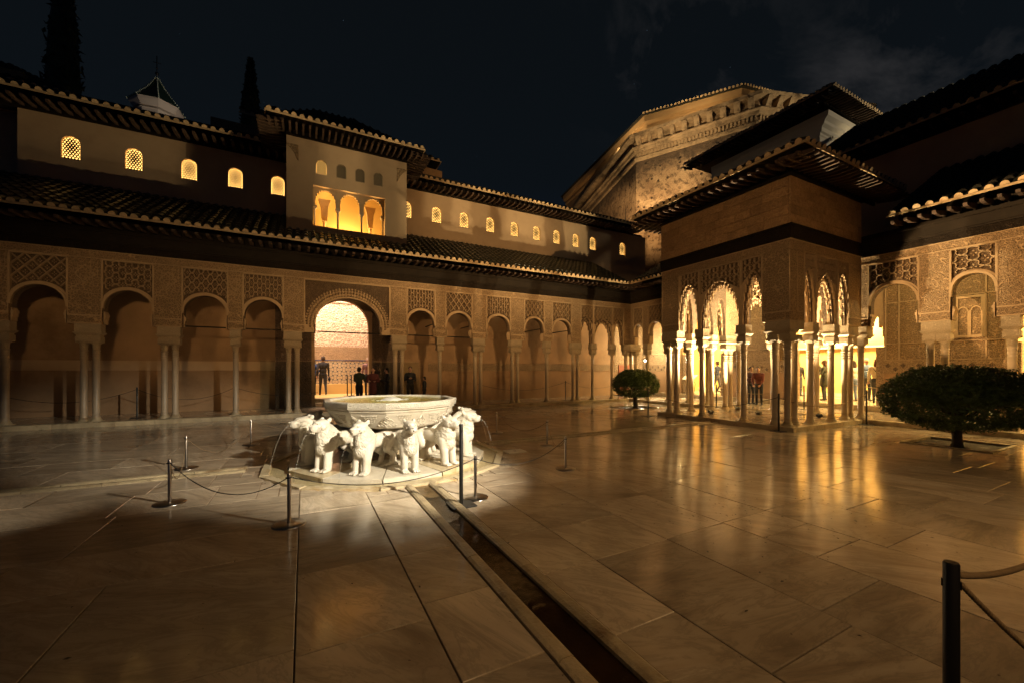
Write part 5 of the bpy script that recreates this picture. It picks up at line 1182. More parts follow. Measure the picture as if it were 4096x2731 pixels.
for k in range(8):
    a = 0.2+(k+0.5)*math.pi/4; m = MB(); r_ = 0.36
    for s, t in ((-0.07, 0), (0.07, 0)): m.tube([(FX+r_*math.cos(a)-s*math.sin(a), FY+r_*math.sin(a)+s*math.cos(a), z) for z in (0.2, 0.5)], 0.008, 4)
    for z in (0.2, 0.5): m.tube([(FX+r_*math.cos(a)-s*math.sin(a), FY+r_*math.sin(a)+s*math.cos(a), z) for s in (-0.07, 0.07)], 0.008, 4)
    part('panel_moulding', m, M['kerb'], ped)
for k in range(4):
    a = k*math.pi/2+0.6; b = MB(); b.lathe([(0.07, 0.052), (0.055, 0.09), (0.055, 0.52), (0.08, 0.60), (0.085, 0.645)], 10, (FX+0.72*math.cos(a), FY+0.72*math.sin(a))); part('support_column', b, M['marble'], ft)
for k in range(12):
    a0 = RB+k*math.pi/6+0.006; a1 = RB+(k+1)*math.pi/6-0.006; b = MB()
    q = [(FX+r_*math.cos(a), FY+r_*math.sin(a)) for r_, a in ((0.1, a0), (1.72, a0), (1.72, a1), (0.1, a1))]
    b.add([(x, y, -0.03) for x, y in q]+[(x, y, 0.044) for x, y in q]+[(FX+(x-FX)*0.994, FY+(y-FY)*0.994, 0.05) for x, y in q], [(0, 1, 5, 4), (1, 2, 6, 5), (2, 3, 7, 6), (3, 0, 4, 7), (4, 5, 9, 8), (5, 6, 10, 9), (6, 7, 11, 10), (7, 4, 8, 11), (8, 9, 10, 11)])
    part('plinth_slab', b, M['wetmarble' if k % 3 == 0 else 'marble'], ft)
    b = MB(); q = [(FX+r_*math.cos(a), FY+r_*math.sin(a)) for r_, a in ((2.0, a0), (2.12, a0), (2.12, a1), (2.0, a1))]
    if k not in (11,) or True:
        b.add([(x, y, -0.03) for x, y in q]+[(x, y, 0.018+rnd.uniform(0, .006)) for x, y in q], [(0, 1, 5, 4), (1, 2, 6, 5), (2, 3, 7, 6), (3, 0, 4, 7), (4, 5, 6, 7)]); part('kerb_stone', b, M['wetmarble'], ft)
b = MB(); b.lathe([(1.7, -0.022), (2.03, -0.022)], 24, FC, 0, False, RB, cap=False); part('moat_bed', b, M['marble'], ft)
b = MB(); b.lathe([(1.715, -0.008), (2.0, -0.008)], 24, FC, 0, False, RB, cap=False); part('water', b, M['moatwater'], ft)
b = MB(); b.lathe([(2.08, -0.012), (2.62, -0.012)], 24, FC, 0, False, RB, cap=False); part('paving_ring', b, M['slab'], court)

def remeshed(prims, name, voxel, smooth=4, cut=None):
    """one continuous surface grown round tapered limbs and lumps; prims: (p0,p1,r0,r1,mat) or ('e',c,(rx,ry,rz),mat,rot)"""
    b = MB()
    for p in prims:
        if p[0] == 'e': b.ball(p[1], p[2], 20, 14, 0, p[4] if len(p) > 4 else None)
        else:
            A, B_, r0, r1 = Vector(p[0]), Vector(p[1]), p[2], p[3]; n = 5
            b.tube([A.lerp(B_, t/n) for t in range(n+1)], [r0+(r1-r0)*t/n for t in range(n+1)], 14)
            b.ball(A, r0, 14, 10); b.ball(B_, r1, 14, 10)
    me = bpy.data.meshes.new('tmp'); me.from_pydata(b.v, [], b.f); o = bpy.data.objects.new('tmp', me); col.objects.link(o)
    mo = o.modifiers.new('r', 'REMESH'); mo.mode = 'VOXEL'; mo.voxel_size = voxel; mo.adaptivity = 0
    ms = o.modifiers.new('s', 'SMOOTH'); ms.factor = 0.5; ms.iterations = smooth
    dg = bpy.context.evaluated_depsgraph_get(); out = bpy.data.meshes.new_from_object(o.evaluated_get(dg)); out.name = name
    bpy.data.objects.remove(o); bpy.data.meshes.remove(me); out.materials.clear()
    out.polygons.foreach_set('use_smooth', [True]*len(out.polygons)); return out
def paint(me, prims):
    n = len(me.polygons); c = np.empty(n*3); me.polygons.foreach_get('center', c); c = c.reshape(-1, 3); best = np.full(n, 1e9); mi = np.zeros(n, int)
    for p in prims:
        if p[0] == 'e': d = np.linalg.norm((c-np.array(p[1]))/np.array(p[2]), axis=1)-1; d *= min(p[2]); k = p[3]
        else:
            A, B_ = np.array(p[0]), np.array(p[1]); ab = B_-A; t = np.clip(((c-A)@ab)/max(1e-9, ab@ab), 0, 1); d = np.linalg.norm(c-(A+t[:, None]*ab), axis=1)-(p[2]+(p[3]-p[2])*t); k = p[4]
        sel = d < best; best[sel] = d[sel]; mi[sel] = k
    me.polygons.foreach_set('material_index', mi.tolist())

def lion_mesh():
    E_ = lambda c, r, m=0, rot=None: ('e', c, r, m, rot)
    P = []
    P += [E_((-0.36, 0, 0.485), (0.33, 0.118, 0.125), 0), E_((-0.09, 0, 0.475), (0.19, 0.165, 0.19), 1), E_((-0.02, 0, 0.385), (0.125, 0.140, 0.135), 1), E_((-0.60, 0, 0.475), (0.16, 0.145, 0.155), 0)]
    P += [((-0.05, 0, 0.52), (-0.015, 0, 0.70), 0.160, 0.118, 1), ((-0.20, 0, 0.55), (-0.075, 0, 0.69), 0.11, 0.098, 1)]
    P += [E_((0.015, 0, 0.768), (0.112, 0.118, 0.100), 0), ((0.06, 0, 0.745), (0.145, 0, 0.730), 0.088, 0.072, 0), E_((0.165, 0, 0.762), (0.052, 0.068, 0.036), 0), E_((0.150, 0, 0.690), (0.056, 0.060, 0.028), 0), E_((0.075, 0, 0.812), (0.075, 0.082, 0.040), 0)]
    for s in (-1, 1):
        P += [((-0.045, s*0.080, 0.835), (-0.055, s*0.086, 0.858), 0.036, 0.030, 0), E_((0.05, s*0.076, 0.738), (0.05, 0.048, 0.052), 0)]
        P += [((-0.06, s*0.098, 0.44), (-0.02, s*0.096, 0.25), 0.088, 0.072, 0), ((-0.02, s*0.096, 0.25), (-0.005, s*0.096, 0.05), 0.070, 0.064, 0)]
        for j in (-1, 0, 1): P.append(((0.03, s*0.096+j*0.038, 0.030), (0.095, s*0.096+j*0.044, 0.022), 0.030, 0.022, 0))
        P += [((-0.61, s*0.092, 0.46), (-0.51, s*0.115, 0.32), 0.125, 0.088, 0), ((-0.51, s*0.115, 0.32), (-0.66, s*0.118, 0.18), 0.078, 0.052, 0), ((-0.66, s*0.118, 0.18), (-0.62, s*0.118, 0.045), 0.052, 0.050, 0)]
        for j in (-1, 0, 1): P.append(((-0.60, s*0.118+j*0.032, 0.028), (-0.49, s*0.118+j*0.038, 0.022), 0.028, 0.020, 0))
    P += [((-0.74, 0.02, 0.50), (-0.79, 0.06, 0.34), 0.028, 0.024, 0), ((-0.79, 0.06, 0.34), (-0.66, 0.155, 0.36), 0.024, 0.022, 0), ((-0.66, 0.155, 0.36), (-0.46, 0.138, 0.51), 0.022, 0.026, 0), E_((-0.44, 0.132, 0.53), (0.05, 0.025, 0.035), 0)]
    me = remeshed(P, 'lion_statue', 0.0105, 2); paint(me, P); me.materials.append(M['lion']); me.materials.append(M['mane']); return me
LM = lion_mesh()
db = MB()
for s in (-1, 1):
    db.ball((0.125, s*0.058, 0.803), (0.012, 0.016, 0.012), 8, 6); 
ME['eyes'] = db.mesh('eyes', M['lion'])
fb = MB(); fb.lathe([(0.012, -0.005), (0.014, 0.012), (0.009, 0.014)], 8)
for v in range(len(fb.v)): x, y, z = fb.v[v]; fb.v[v] = (z+0.203, y, x+0.722)
ME['spout'] = fb.mesh('spout', M['black'])
wb = MB()   # whisker and mouth grooves standing as fine ridges on the muzzle
for s in (-1, 1):
    for j in range(4): wb.tube([(0.205-0.034*t-0.006*j, s*(0.030+0.020*t+0.005*j), 0.700+0.014*j+0.004*t) for t in range(4)], 0.005, 4)
    for j in range(4): wb.tube([(0.10-0.028*t, s*(0.098+0.010*t-0.002*j), 0.700+0.022*j+0.010*t) for t in range(4)], 0.006, 4)
wb.tube([(0.212, y*0.012, 0.727-abs(y)*0.004) for y in (-4, -2, 0, 2, 4)], 0.005, 4); wb.ball((0.216, 0, 0.772), (0.014, 0.022, 0.012), 8, 6)
ME['face_relief'] = wb.mesh('face_relief', M['lion'])
def jet_mesh(seed, reach):
    q = random.Random(seed); j = MB(); N = 14; pts = []
    for i in range(N+1):
        t = i/N; pts.append((0.203+reach*t, 0.004*math.sin(t*7), 0.722+0.02*t-0.77*t*t))
    j.tube(pts, [0.0024-0.0010*(i/N) for i in range(N+1)], 5); return j.mesh('water_jet', M['foam'])
ME['jet'] = jet_mesh(1, 0.26)
LIONL = ['front lion whose face looks nearly straight at the camera, right of centre', 'lion seen in full side view at the right front of the basin', 'rightmost lion with a water arc falling beside it',
         'lion hidden behind the right edge of the basin', 'back right lion behind the basin', 'back lion facing the pavilion side behind the basin', 'back lion facing the great arch behind the basin', 'back left lion behind the basin',
         'lion half hidden with only its ears above the leftmost lion', 'leftmost lion with water pouring left from its mouth', 'big lion standing at left front with its flank in view', 'front lion left of centre with water running down its chest']
AZ = [-90, -61, -31, 0, 30, 60, 90, 120, 152, -174, -147, -119]
for i, (az, lb) in enumerate(zip(AZ, LIONL)):
    a = R(az); rr = 1.42
    t = thing('lion_statue', 'white marble '+lb, 'statue', (FX+rr*math.cos(a), FY+rr*math.sin(a), 0.049), a+R({-119: -12, -147: 10, -174: 10, -61: -5, -31: -8}.get(az, 0)), group='marble lions around the fountain')
    t.scale = (1.16+rnd.uniform(-.03, .03), 0.87+rnd.uniform(-.02, .02), 0.93+rnd.uniform(-.015, .015)); sub('body', LM, t); sub('eyes', ME['eyes'], t); sub('spout', ME['spout'], t); sub('face_relief', ME['face_relief'], t); sub('water_jet', ME['jet'], t)

# small drain cover right of the fountain
m = MB(); m.box(2.05, 2.45, -1.15, -0.85, -0.01, 0.012); dc = part('drain_cover', m, M['marble'], None); tag(dc, 'small square marble drain cover in the wet paving right of the fountain', 'drain cover')
m = MB(); m.box(2.22, 2.28, -1.03, -0.99, 0.0125, 0.014); part('slot', m, M['black'], dc)

# ---------------------------------------------------------------- posts and ropes
def stanchion_meshes():
    b = MB(); b.lathe([(0.165, 0.0), (0.165, 0.006), (0.155, 0.013), (0.05, 0.018)], 28); base = b.mesh('base', M['chrome'])
    b = MB(); b.lathe([(0.019, 0.018), (0.019, 0.53), (0.017, 0.535)], 14); post = b.mesh('post', M['chrome'])
    b = MB(); b.lathe([(0.023, 0.485), (0.023, 0.50)], 12); b.tube([(-0.035, 0, 0.492), (0.035, 0, 0.492)], 0.005, 6); ring_ = b.mesh('rope_ring', M['black']); return base, post, ring_
sb_, spst, srng = stanchion_meshes()
CH = [((-2.92, -1.79), 'steel rope post standing at the left front of the fountain, dark round base'), ((-3.19, 0.29), 'steel rope post at left, second back from the left front one'), ((-2.49, 2.29), 'steel rope post farthest back on the left of the fountain'),
      ((-1.61, -3.22), 'steel rope post nearest the camera, in front of the leftmost lions'), ((0.46, -3.31), 'steel rope post with bright round base just right of the tall black post'), ((2.94, 1.29), 'steel rope post farthest back right of the fountain'),
      ((3.19, -0.73), 'middle steel rope post on the right of the fountain'), ((2.33, -2.63), 'steel rope post at the right front of the fountain, standing on the gleaming floor')]
for (x, y), lb in CH:
    t = thing('rope_post', lb, 'post', (x, y, 0.001), rnd.uniform(0, 3), group='low steel rope posts around the fountain')
    sub('base', sb_, t); sub('post', spst, t); sub('rope_ring', srng, t)
b = MB(); b.cham(-0.15, 0.15, -0.15, 0.15, 0, 0.012, 0.004); bbase = b.mesh('base', M['black'])
b = MB(); b.lathe([(0.0235, 0.012), (0.0235, 0.90), (0.021, 0.905)], 16); bpost = b.mesh('post', M['black'])
b = MB(); b.box(-0.006, 0.006, -0.027, 0.027, 0.82, 0.845); bhook = b.mesh('hook', M['black'])
BP = [((0.21, -3.47, 0), 0.97, 'tall black post with square base standing on the channel kerb before the fountain'), ((10.01 - 0.75, 2.20, 0), 0.95, 'black rope post standing by the far corner of the pavilion beside the small tree'),
      ((9.62, -1.95, 0), 1.0, 'black rope post before the near corner columns of the pavilion'), ((13.25, -2.42, 0), 1.03, 'black rope post where the pavilion meets the short arcade'), ((-6.05, 8.3, 0.13), 0.95, 'black rope post in the long arcade, leftmost one'),
      ((-3.56, 8.35, 0.13), 0.95, 'black rope post beside the single column left of the great arch'), ((10.0, 8.25, 0.13), 0.95, 'black rope post beside paired columns right in the long arcade'), ((0.25, 11.2, 0.45), 0.95, 'black rope post on the steps inside the great arch, left one'),
      ((0.42, 11.2, 0.45), 0.95, 'black rope post on the steps inside the great arch, right one'), ((0.48, 8.9, 0.13), 0.75, 'short black post in front of the great arch, left of the pair'), ((0.76, 8.9, 0.13), 0.6, 'short black post in front of the great arch, right of the pair'), ((13.3, 2.45, 0.13), 0.9, 'black rope post seen between the far pavilion columns'), ((15.4, 0.3, 0.13), 0.9, 'black rope post inside the short gallery behind the pavilion')]
for (x, y, z), h, lb in BP:
    t = thing('barrier_post', lb, 'post', (x, y, z+0.001), 0.0, group='black rope posts'); t.scale = (1, 1, h/0.905)
    sub('base', bbase, t); sub('post', bpost, t); sub('hook', bhook, t)
b0 = (1.335*0, 0)
NPX, NPY = -1.473+0, 0
def from_cam(px, py, z):     # pixel (2352 grid) to the point at height z
    K = 4096/2352; a = R(27.552); u = (px*K-2048)/1596.2; v = (1477.5-py*K)/1596.2
    r = (math.sin(a)+u*math.cos(a), math.cos(a)-u*math.sin(a), v); t = (z-1.624)/v; return (-1.473+t*r[0], -8.021+t*r[1])
nx_, ny_ = from_cam(2185, 1290, 0.95)
t = thing('barrier_post', 'big black post in the right foreground with two ropes hooked to it', 'post', (nx_, ny_, 0.001), 0.3, group='black rope posts'); t.scale = (0.92, 0.92, 0.95/0.905)
sub('base', bbase, t); sub('post', bpost, t); sub('hook', bhook, t)
def rope(a, b_, sag, mat_, label, r=0.006, grp='ropes between posts', twist=False):
    A, B_ = Vector(a), Vector(b_); N = 28; pts = []
    for i in range(N+1):
        s = i/N; p = A.lerp(B_, s); p.z -= sag*4*s*(1-s); p.z = max(p.z, 0.012); pts.append(p)
    m = MB(); m.tube(pts, r, 6)
    if twist:
        for ph in (0, 2.1, 4.2):
            tw = []; M_ = 140
            for i in range(M_+1):
                s = i/M_; p = A.lerp(B_, s); p.z -= sag*4*s*(1-s); d = (B_-A).normalized(); u = d.cross(Vector((0, 0, 1))).normalized(); v = d.cross(u); an = s*(B_-A).length*190+ph; tw.append(p+(u*math.cos(an)+v*math.sin(an))*r*0.75)
            m.tube(tw, r*0.5, 4)
    o = part('rope', m, mat_, None); tag(o, label, 'rope', grp)
hz = 0.50
rp = [(0, 3, .28, 'rope', 'dark rope sagging between the left front post and the nearest steel post'), (3, 4, .19, 'rope', 'long dark rope hanging in front of the lions between two steel posts'), (4, 7, .22, 'rope', 'dark rope sagging right from the bright based post to the right front post'),
      (0, 1, .40, 'ropet', 'thin rope touching the floor between the two left posts'), (1, 2, .42, 'ropet', 'thin rope looping to the floor between the far left posts'), (7, 6, .30, 'ropet', 'thin rope between the right front post and the middle right post'), (6, 5, .30, 'ropet', 'thin rope between the two back right steel posts')]
for i, j, sg_, mt, lb in rp: rope((CH[i][0][0], CH[i][0][1], hz), (CH[j][0][0], CH[j][0][1], hz), sg_, M[mt], lb, 0.0055)
rope((CH[2][0][0], CH[2][0][1], hz), (0.0, 3.1, 0.48), 0.3, M['ropet'], 'thin pale rope running from the far left post behind the fountain', 0.005)
rope((-6.05, 8.3, 1.02), (-3.56, 8.35, 1.02), 0.36, M['rope'], 'dark rope sagging in the long arcade between the two left black posts', 0.008)
rope((-9.2, 8.3, 1.02), (-6.05, 8.3, 1.02), 0.36, M['rope'], 'dark rope sagging at the left edge of the long arcade', 0.008)
rope((-3.56, 8.35, 1.02), (-1.0, 8.5, 0.8), 0.2, M['rope'], 'dark rope running from the single column to the great arch', 0.008)
rope((10.0, 8.25, 1.02), (5.4, 8.4, 0.98), 0.34, M['rope'], 'dark rope sagging leftwards in the long arcade right of the fountain', 0.009)
rope((10.0, 8.25, 1.02), (13.6, 8.3, 0.9), 0.28, M['rope'], 'dark rope running behind the small tree in the long arcade', 0.009)
rope((9.26, 2.20, 0.85), (9.62, -1.95, 0.9), 0.36, M['rope'], 'dark rope hanging across the front of the pavilion', 0.008)
rope((9.62, -1.95, 0.9), (13.25, -2.42, 0.9), 0.30, M['ropet'], 'tan rope hanging along the near side of the pavilion', 0.009)
rope((13.3, 2.45, 0.9), (9.26, 2.20, 0.85), 0.3, M['rope'], 'dark rope along the far side of the pavilion', 0.008)
rope((15.4, 0.3, 0.95), (13.3, 2.45, 0.9), 0.25, M['ropet'], 'tan rope crossing the gallery behind the pavilion', 0.009)
rope((17.2, -0.3, 1.1), (17.2, -2.4, 1.1), 0.15, M['ropet'], 'tan rope across the hall opening by the woman in white', 0.012)
rope((0.76, 8.9, 0.66), (1.65, 8.9, 0.7), 0.22, M['ropet'], 'tan rope sagging right before the people at the great arch', 0.010)
rope((0.48, 8.9, 0.76), (-0.4, 9.4, 0.5), 0.1, M['rope'], 'dark rope falling left from the short posts at the great arch', 0.008)
hzz = 0.83
ra = from_cam(2520, 1165, 0.92)
rope((nx_+0.02, ny_-0.012, 0.905), (ra[0], ra[1], 0.92), 0.10, M['ropet'], 'thick tan rope curving right from the foreground post', 0.011)
ra = from_cam(2420, 1540, 0.62)
rope((nx_+0.01, ny_-0.02, 0.88), (ra[0], ra[1], 0.62), 0.01, M['ropet'], 'twisted rope falling steeply from the foreground post', 0.008, twist=True)

# ---------------------------------------------------------------- clipped orange trees
def orange_tree(x, y, rx, z0, z1, n, seed, label):
    t = thing('orange_tree', label, 'tree', (x, y, 0), group='round clipped orange trees in square pits')
    rs = np.random.RandomState(seed); P = []; zc = z0+(z1-z0)*0.42
    def shape(v, q):
        w_ = 1+0.055*mnoise.noise(Vector((v[0]*2.6+seed, v[1]*2.6, v[2]*2.6)))+0.035*mnoise.noise(Vector((v[0]*7, v[1]*7, v[2]*7+seed)))
        ph = math.asin(max(-1, min(1, v[2]))); e = 0.92
        hr = math.cos(ph)**e; hz_ = (z1-zc) if v[2] > 0 else (zc-z0); vz = abs(math.sin(ph))**(1.0 if v[2] > 0 else e)*(1 if v[2] > 0 else -1); an = math.atan2(v[1], v[0])
        return (rx*hr*math.cos(an)*q*w_, rx*hr*math.sin(an)*q*w_, vz*hz_*q*w_)
    while len(P) < n:
        v = rs.normal(size=3); v /= np.linalg.norm(v); q = rs.uniform(0.55, 1.0)**0.4; p = shape(v, q*(1.0+(0.05 if rs.rand() < 0.04 else 0)))
        gap = mnoise.noise(Vector((p[0]*4.1+seed, p[1]*4.1, p[2]*4.6)))
        if (gap < -0.28 and v[2] < 0.25) or (gap < -0.45): continue
        P.append((p[0], p[1], zc+p[2]+(rs.uniform(-.07, 0) if v[2] < -.3 else 0)))
    me = leaf_cloud(P, 0.075, M['leaf'], 'crown', seed, droop=0.45); o = bpy.data.objects.new('crown', me); col.objects.link(o); o.parent = t
    ib = MB(); vs = []; nu, nv = 22, 12
    for j in range(nv+1):
        for i in range(nu):
            th = 2*math.pi*i/nu; ph = math.pi*(j/nv-0.5); v = (math.cos(ph)*math.cos(th), math.cos(ph)*math.sin(th), math.sin(ph)); p = shape(v, 0.74); vs.append((x+p[0], y+p[1], zc+0.05+p[2]*(1.0 if v[2] > 0 else 0.45)))
    ib.add(vs, [(j*nu+i, j*nu+(i+1) % nu, (j+1)*nu+(i+1) % nu, (j+1)*nu+i) for j in range(nv) for i in range(nu)], 0, True); part('inner_foliage', ib, M['leaf'], t)
    b = MB(); tr = 0.085 if rx > 1.2 else 0.10
    b.tube([(x, y, -0.03), (x+0.01, y, 0.06), (x, y+0.01, z0+0.1), (x, y, zc)], [tr*1.35, tr, tr*0.9, tr*0.6], 10)
    trk = part('trunk', b, M['bark'], t)
    for k in range(9):
        a = k*2.4+seed; c = MB(); L = rx*rs.uniform(0.55, 0.8); c.tube([(x, y, z0+0.12+0.03*k), (x+L*0.5*math.cos(a), y+L*0.5*math.sin(a), zc-0.05), (x+L*math.cos(a), y+L*math.sin(a), zc+rs.uniform(-.05, (z1-zc)*0.5))], [0.035, 0.022, 0.010], 6); part('branch', c, M['bark'], trk)
orange_tree(10.95, -4.85, 1.28, 0.38, 1.73, 21000, 11, 'broad clipped orange tree with flat domed crown in the pit at right')
orange_tree(11.15, 4.72, 1.0, 0.48, 1.66, 11000, 12, 'smaller clipped orange tree before the far corner of the court')

# ---------------------------------------------------------------- people
SK = flat('skin', (0.42, 0.24, 0.16), 0.6); COLR = {}
def cm(c):
    k = tuple(c)
    if k not in COLR: COLR[k] = flat('cloth', k, 0.85)
    return COLR[k]
def person(label, x, y, z, face, h, top, leg, hair, pose='stand', long_hair=False, bag=None, shoes=(0.02, 0.02, 0.02), coat=False, look=0.0, hat=None, bulk=1.0):
    t = thing('person', label, 'person', (x, y, z), R(face)); s = h/1.75; P = []
    B_ = bulk
    la, ra = (0.0, 0.0)
    if pose == 'walk': la, ra = 0.26, -0.24
    bend = 0.0 if pose != 'bend' else 0.45
    ch_x = math.sin(bend)*0.35; cz = 1.28-0.12*bend
    for sd, dx in ((1, la), (-1, ra)):
        kx = dx*0.45+0.03; hipc = (0, sd*0.085, 0.90)
        back = 0.05 if dx < 0 else 0
        P += [(hipc, (kx, sd*0.09, 0.49), 0.088*B_, 0.062, 1), ((kx, sd*0.09, 0.49), (dx, sd*0.09, 0.10+back), 0.060, 0.045, 1), ((dx-0.03, sd*0.09, 0.045+back), (dx+0.13, sd*0.10, 0.035+back*0.4), 0.042, 0.034, 3)]
    P += [('e', (0, 0, 0.93), (0.12*B_, 0.165*B_, 0.12), 1), ('e', (ch_x*0.4, 0, 1.10), (0.115*B_, 0.155*B_, 0.18), 2), ('e', (ch_x, 0, cz+0.04), (0.125*B_, 0.19*B_, 0.19), 2), ((ch_x, -0.15, cz+0.13), (ch_x, 0.15, cz+0.13), 0.068, 0.068, 2)]
    if coat: P += [((0, 0, 1.0), (0, 0, 0.72), 0.15*B_, 0.18*B_, 2)]
    hx = ch_x+0.01+0.10*bend; hz_ = cz+0.36-0.05*bend
    P += [((ch_x, 0, cz+0.16), (hx, 0, hz_-0.08), 0.058, 0.052, 0), ('e', (hx+0.012, 0, hz_), (0.092, 0.076, 0.112), 0), (('e'), (hx+0.045, 0, hz_-0.055), (0.048, 0.045, 0.048), 0), ('e', (hx+0.108, 0, hz_-0.012), (0.018, 0.012, 0.022), 0)]
    for sd in (1, -1): P.append(('e', (hx, sd*0.076, hz_-0.005), (0.018, 0.012, 0.028), 0))
    hands = []
    for sd in (1, -1):
        sh = (ch_x, sd*0.185*B_, cz+0.12)
        if pose in ('phone', 'photo') : el = (ch_x+0.06, sd*0.23*B_, cz-0.13 if pose == 'phone' else cz-0.02); wr = (ch_x+0.27, sd*0.06, cz-0.06 if pose == 'phone' else cz+0.28)
        elif pose == 'walk': el = (ch_x-sd*0.08, sd*0.24*B_, cz-0.16); wr = (ch_x-sd*0.02+0.06, sd*0.25*B_, cz-0.38)
        elif pose == 'bend': el = (ch_x+0.15, sd*0.2, cz-0.15); wr = (ch_x+0.30, sd*0.12, cz-0.32)
        elif pose == 'crossed': el = (ch_x+0.02, sd*0.25*B_, cz-0.15); wr = (ch_x+0.19, -sd*0.05, cz-0.14)
        else: el = (ch_x-0.02, sd*0.245*B_, cz-0.16); wr = (ch_x+0.04, sd*0.25*B_, cz-0.40)
        P += [(sh, el, 0.062*B_, 0.048, 2), (el, wr, 0.046, 0.034, 2)]
        d = (Vector(wr)-Vector(el)).normalized(); hc = Vector(wr)+d*0.045; P += [(wr, tuple(Vector(wr)+d*0.05), 0.027, 0.029, 0)]
        hands.append((Vector(wr)+d*0.065, d, sd))
    me = remeshed(P, 'body', 0.017, 3); paint(me, P)
    # fingers joined into the same mesh
    fb = MB(); me2v = [tuple(v.co) for v in me.vertices]; me2f = [tuple(p.vertices) for p in me.polygons]; mi = [p.material_index for p in me.polygons]
    for c, d, sd in hands:
        side = d.cross(Vector((1, 0, 0.2))).normalized() if abs(d.x) < 0.8 else Vector((0, 1, 0)); nrm_ = d.cross(side).normalized()
        for k, L in enumerate((0.060, 0.070, 0.066, 0.052)):
            o_ = c+side*(k-1.5)*0.016; fb.tube([o_-d*0.02, o_+d*L*0.5, o_+d*L*0.85+nrm_*0.015], [0.0085, 0.008, 0.006], 5)
        fb.tube([c-d*0.035+side*0.02, c+side*0.045, c+d*0.02+side*0.05], [0.010, 0.009, 0.007], 5)
    n0 = len(me2v); me3 = bpy.data.meshes.new('body'); me3.from_pydata(me2v+[tuple(v) for v in fb.v], [], me2f+[tuple(i+n0 for i in f) for f in fb.f])
    for m_ in (SK, cm(leg), cm(top), cm(shoes)): me3.materials.append(m_)
    me3.polygons.foreach_set('material_index', mi+[0]*len(fb.f)); me3.polygons.foreach_set('use_smooth', [True]*len(me3.polygons)); me3.update(); bpy.data.meshes.remove(me)
    o = sub('body', me3, t); o.scale = (s, s, s)
    hb = MB(); hm = cm(hair)
    hb.ball((hx-0.012, 0, hz_+0.028), (0.098, 0.086, 0.098), 14, 10); hb.ball((hx-0.05, 0, hz_-0.01), (0.062, 0.082, 0.095), 12, 8)
    if long_hair: hb.ball((hx-0.055, 0, hz_-0.13), (0.058, 0.095, 0.16), 12, 9); hb.ball((hx-0.03, 0.075, hz_-0.10), (0.045, 0.028, 0.13), 10, 7); hb.ball((hx-0.03, -0.075, hz_-0.10), (0.045, 0.028, 0.13), 10, 7)
    o = sub('hair', hb.mesh('hair', hm), t); o.scale = (s, s, s)
    fe = MB()
    for sd in (1, -1): fe.ball((hx+0.094, sd*0.032, hz_+0.012), (0.008, 0.011, 0.007), 6, 4)
    fe.ball((hx+0.094, 0, hz_-0.058), (0.006, 0.022, 0.005), 8, 4); o = sub('face_features', fe.mesh('face_features', M['black']), t); o.scale = (s, s, s)
    if hat: hb = MB(); hb.ball((hx-0.01, 0, hz_+0.05), (0.104, 0.092, 0.088), 14, 10); o = sub('beanie', hb.mesh('beanie', cm(hat)), t); o.scale = (s, s, s)
    if bag == 'backpack':
        bb = MB(); bb.ball((-0.20, 0, 1.20), (0.11, 0.15, 0.22), 14, 10); bb.ball((-0.28, 0, 1.10), (0.06, 0.11, 0.10), 12, 8)
        for sd in (1, -1): bb.tube([(-0.12, sd*0.11, 1.36), (0.0, sd*0.12, 1.45), (0.12, sd*0.115, 1.36), (0.13, sd*0.11, 1.2), (0.0, sd*0.15, 1.05)], 0.018, 6)
        o = sub('backpack', bb.mesh('backpack', cm((0.02, 0.02, 0.022))), t); o.scale = (s, s, s)
    if bag == 'strap':
        bb = MB(); bb.tube([(0.05, 0.14, 1.44), (-0.09, 0.10, 1.38), (-0.135, 0.0, 1.22), (-0.12, -0.14, 1.02)], 0.014, 6); bb.ball((0.0, -0.20, 0.95), (0.10, 0.04, 0.08), 10, 7); o = sub('shoulder_bag', bb.mesh('shoulder_bag', cm((0.02, 0.02, 0.02))), t); o.scale = (s, s, s)
    if bag == 'hand':
        bb = MB(); bb.ball((0.04, -0.27, 0.72), (0.13, 0.05, 0.11), 10, 7); bb.tube([(0.0, -0.27, 0.82), (0.03, -0.26, 0.90), (0.06, -0.27, 0.82)], 0.01, 5); o = sub('handbag', bb.mesh('handbag', cm((0.015, 0.015, 0.02))), t); o.scale = (s, s, s)
    if bag == 'phone':
        bb = MB(); bb.box(0.33, 0.34, -0.035, 0.035, cz-0.06+(0 if pose == 'phone' else 0.34), cz+0.08+(0 if pose == 'phone' else 0.34)); o = sub('phone', bb.mesh('phone', M['black']), t); o.scale = (s, s, s)
def PX_at(px, Y): 
    K = 4096/2352; a = R(27.552); u = (px*K-2048)/1596.2; r = (math.sin(a)+u*math.cos(a), math.cos(a)-u*math.sin(a)); t = (Y+8.021)/r[1]; return -1.473+t*r[0]
DK = (0.018, 0.018, 0.022)
person('person seen from behind in dark shirt and black trousers inside the great arch', PX_at(742, 12.3), 12.3, 0.45, 95, 1.79, (0.022, 0.02, 0.022), DK, (0.05, 0.03, 0.02), 'walk', bag='hand')
person('person with short hair in dark green jacket at the right side of the great arch', PX_at(825, 9.0), 9.0, 0.13, 60, 1.60, (0.025, 0.035, 0.02), DK, (0.012, 0.01, 0.01), 'phone')
person('person with long dark hair, white shirt and burgundy shawl standing behind the basin', PX_at(857, 8.75), 8.75, 0.13, -110, 1.58, (0.12, 0.035, 0.035), (0.05, 0.02, 0.02), (0.03, 0.012, 0.01), 'crossed', True, coat=True)
person('person in black jacket turned left beside the paired columns right of the great arch', PX_at(889, 8.9), 8.9, 0.13, 175, 1.56, DK, DK, (0.012, 0.01, 0.01), 'phone')
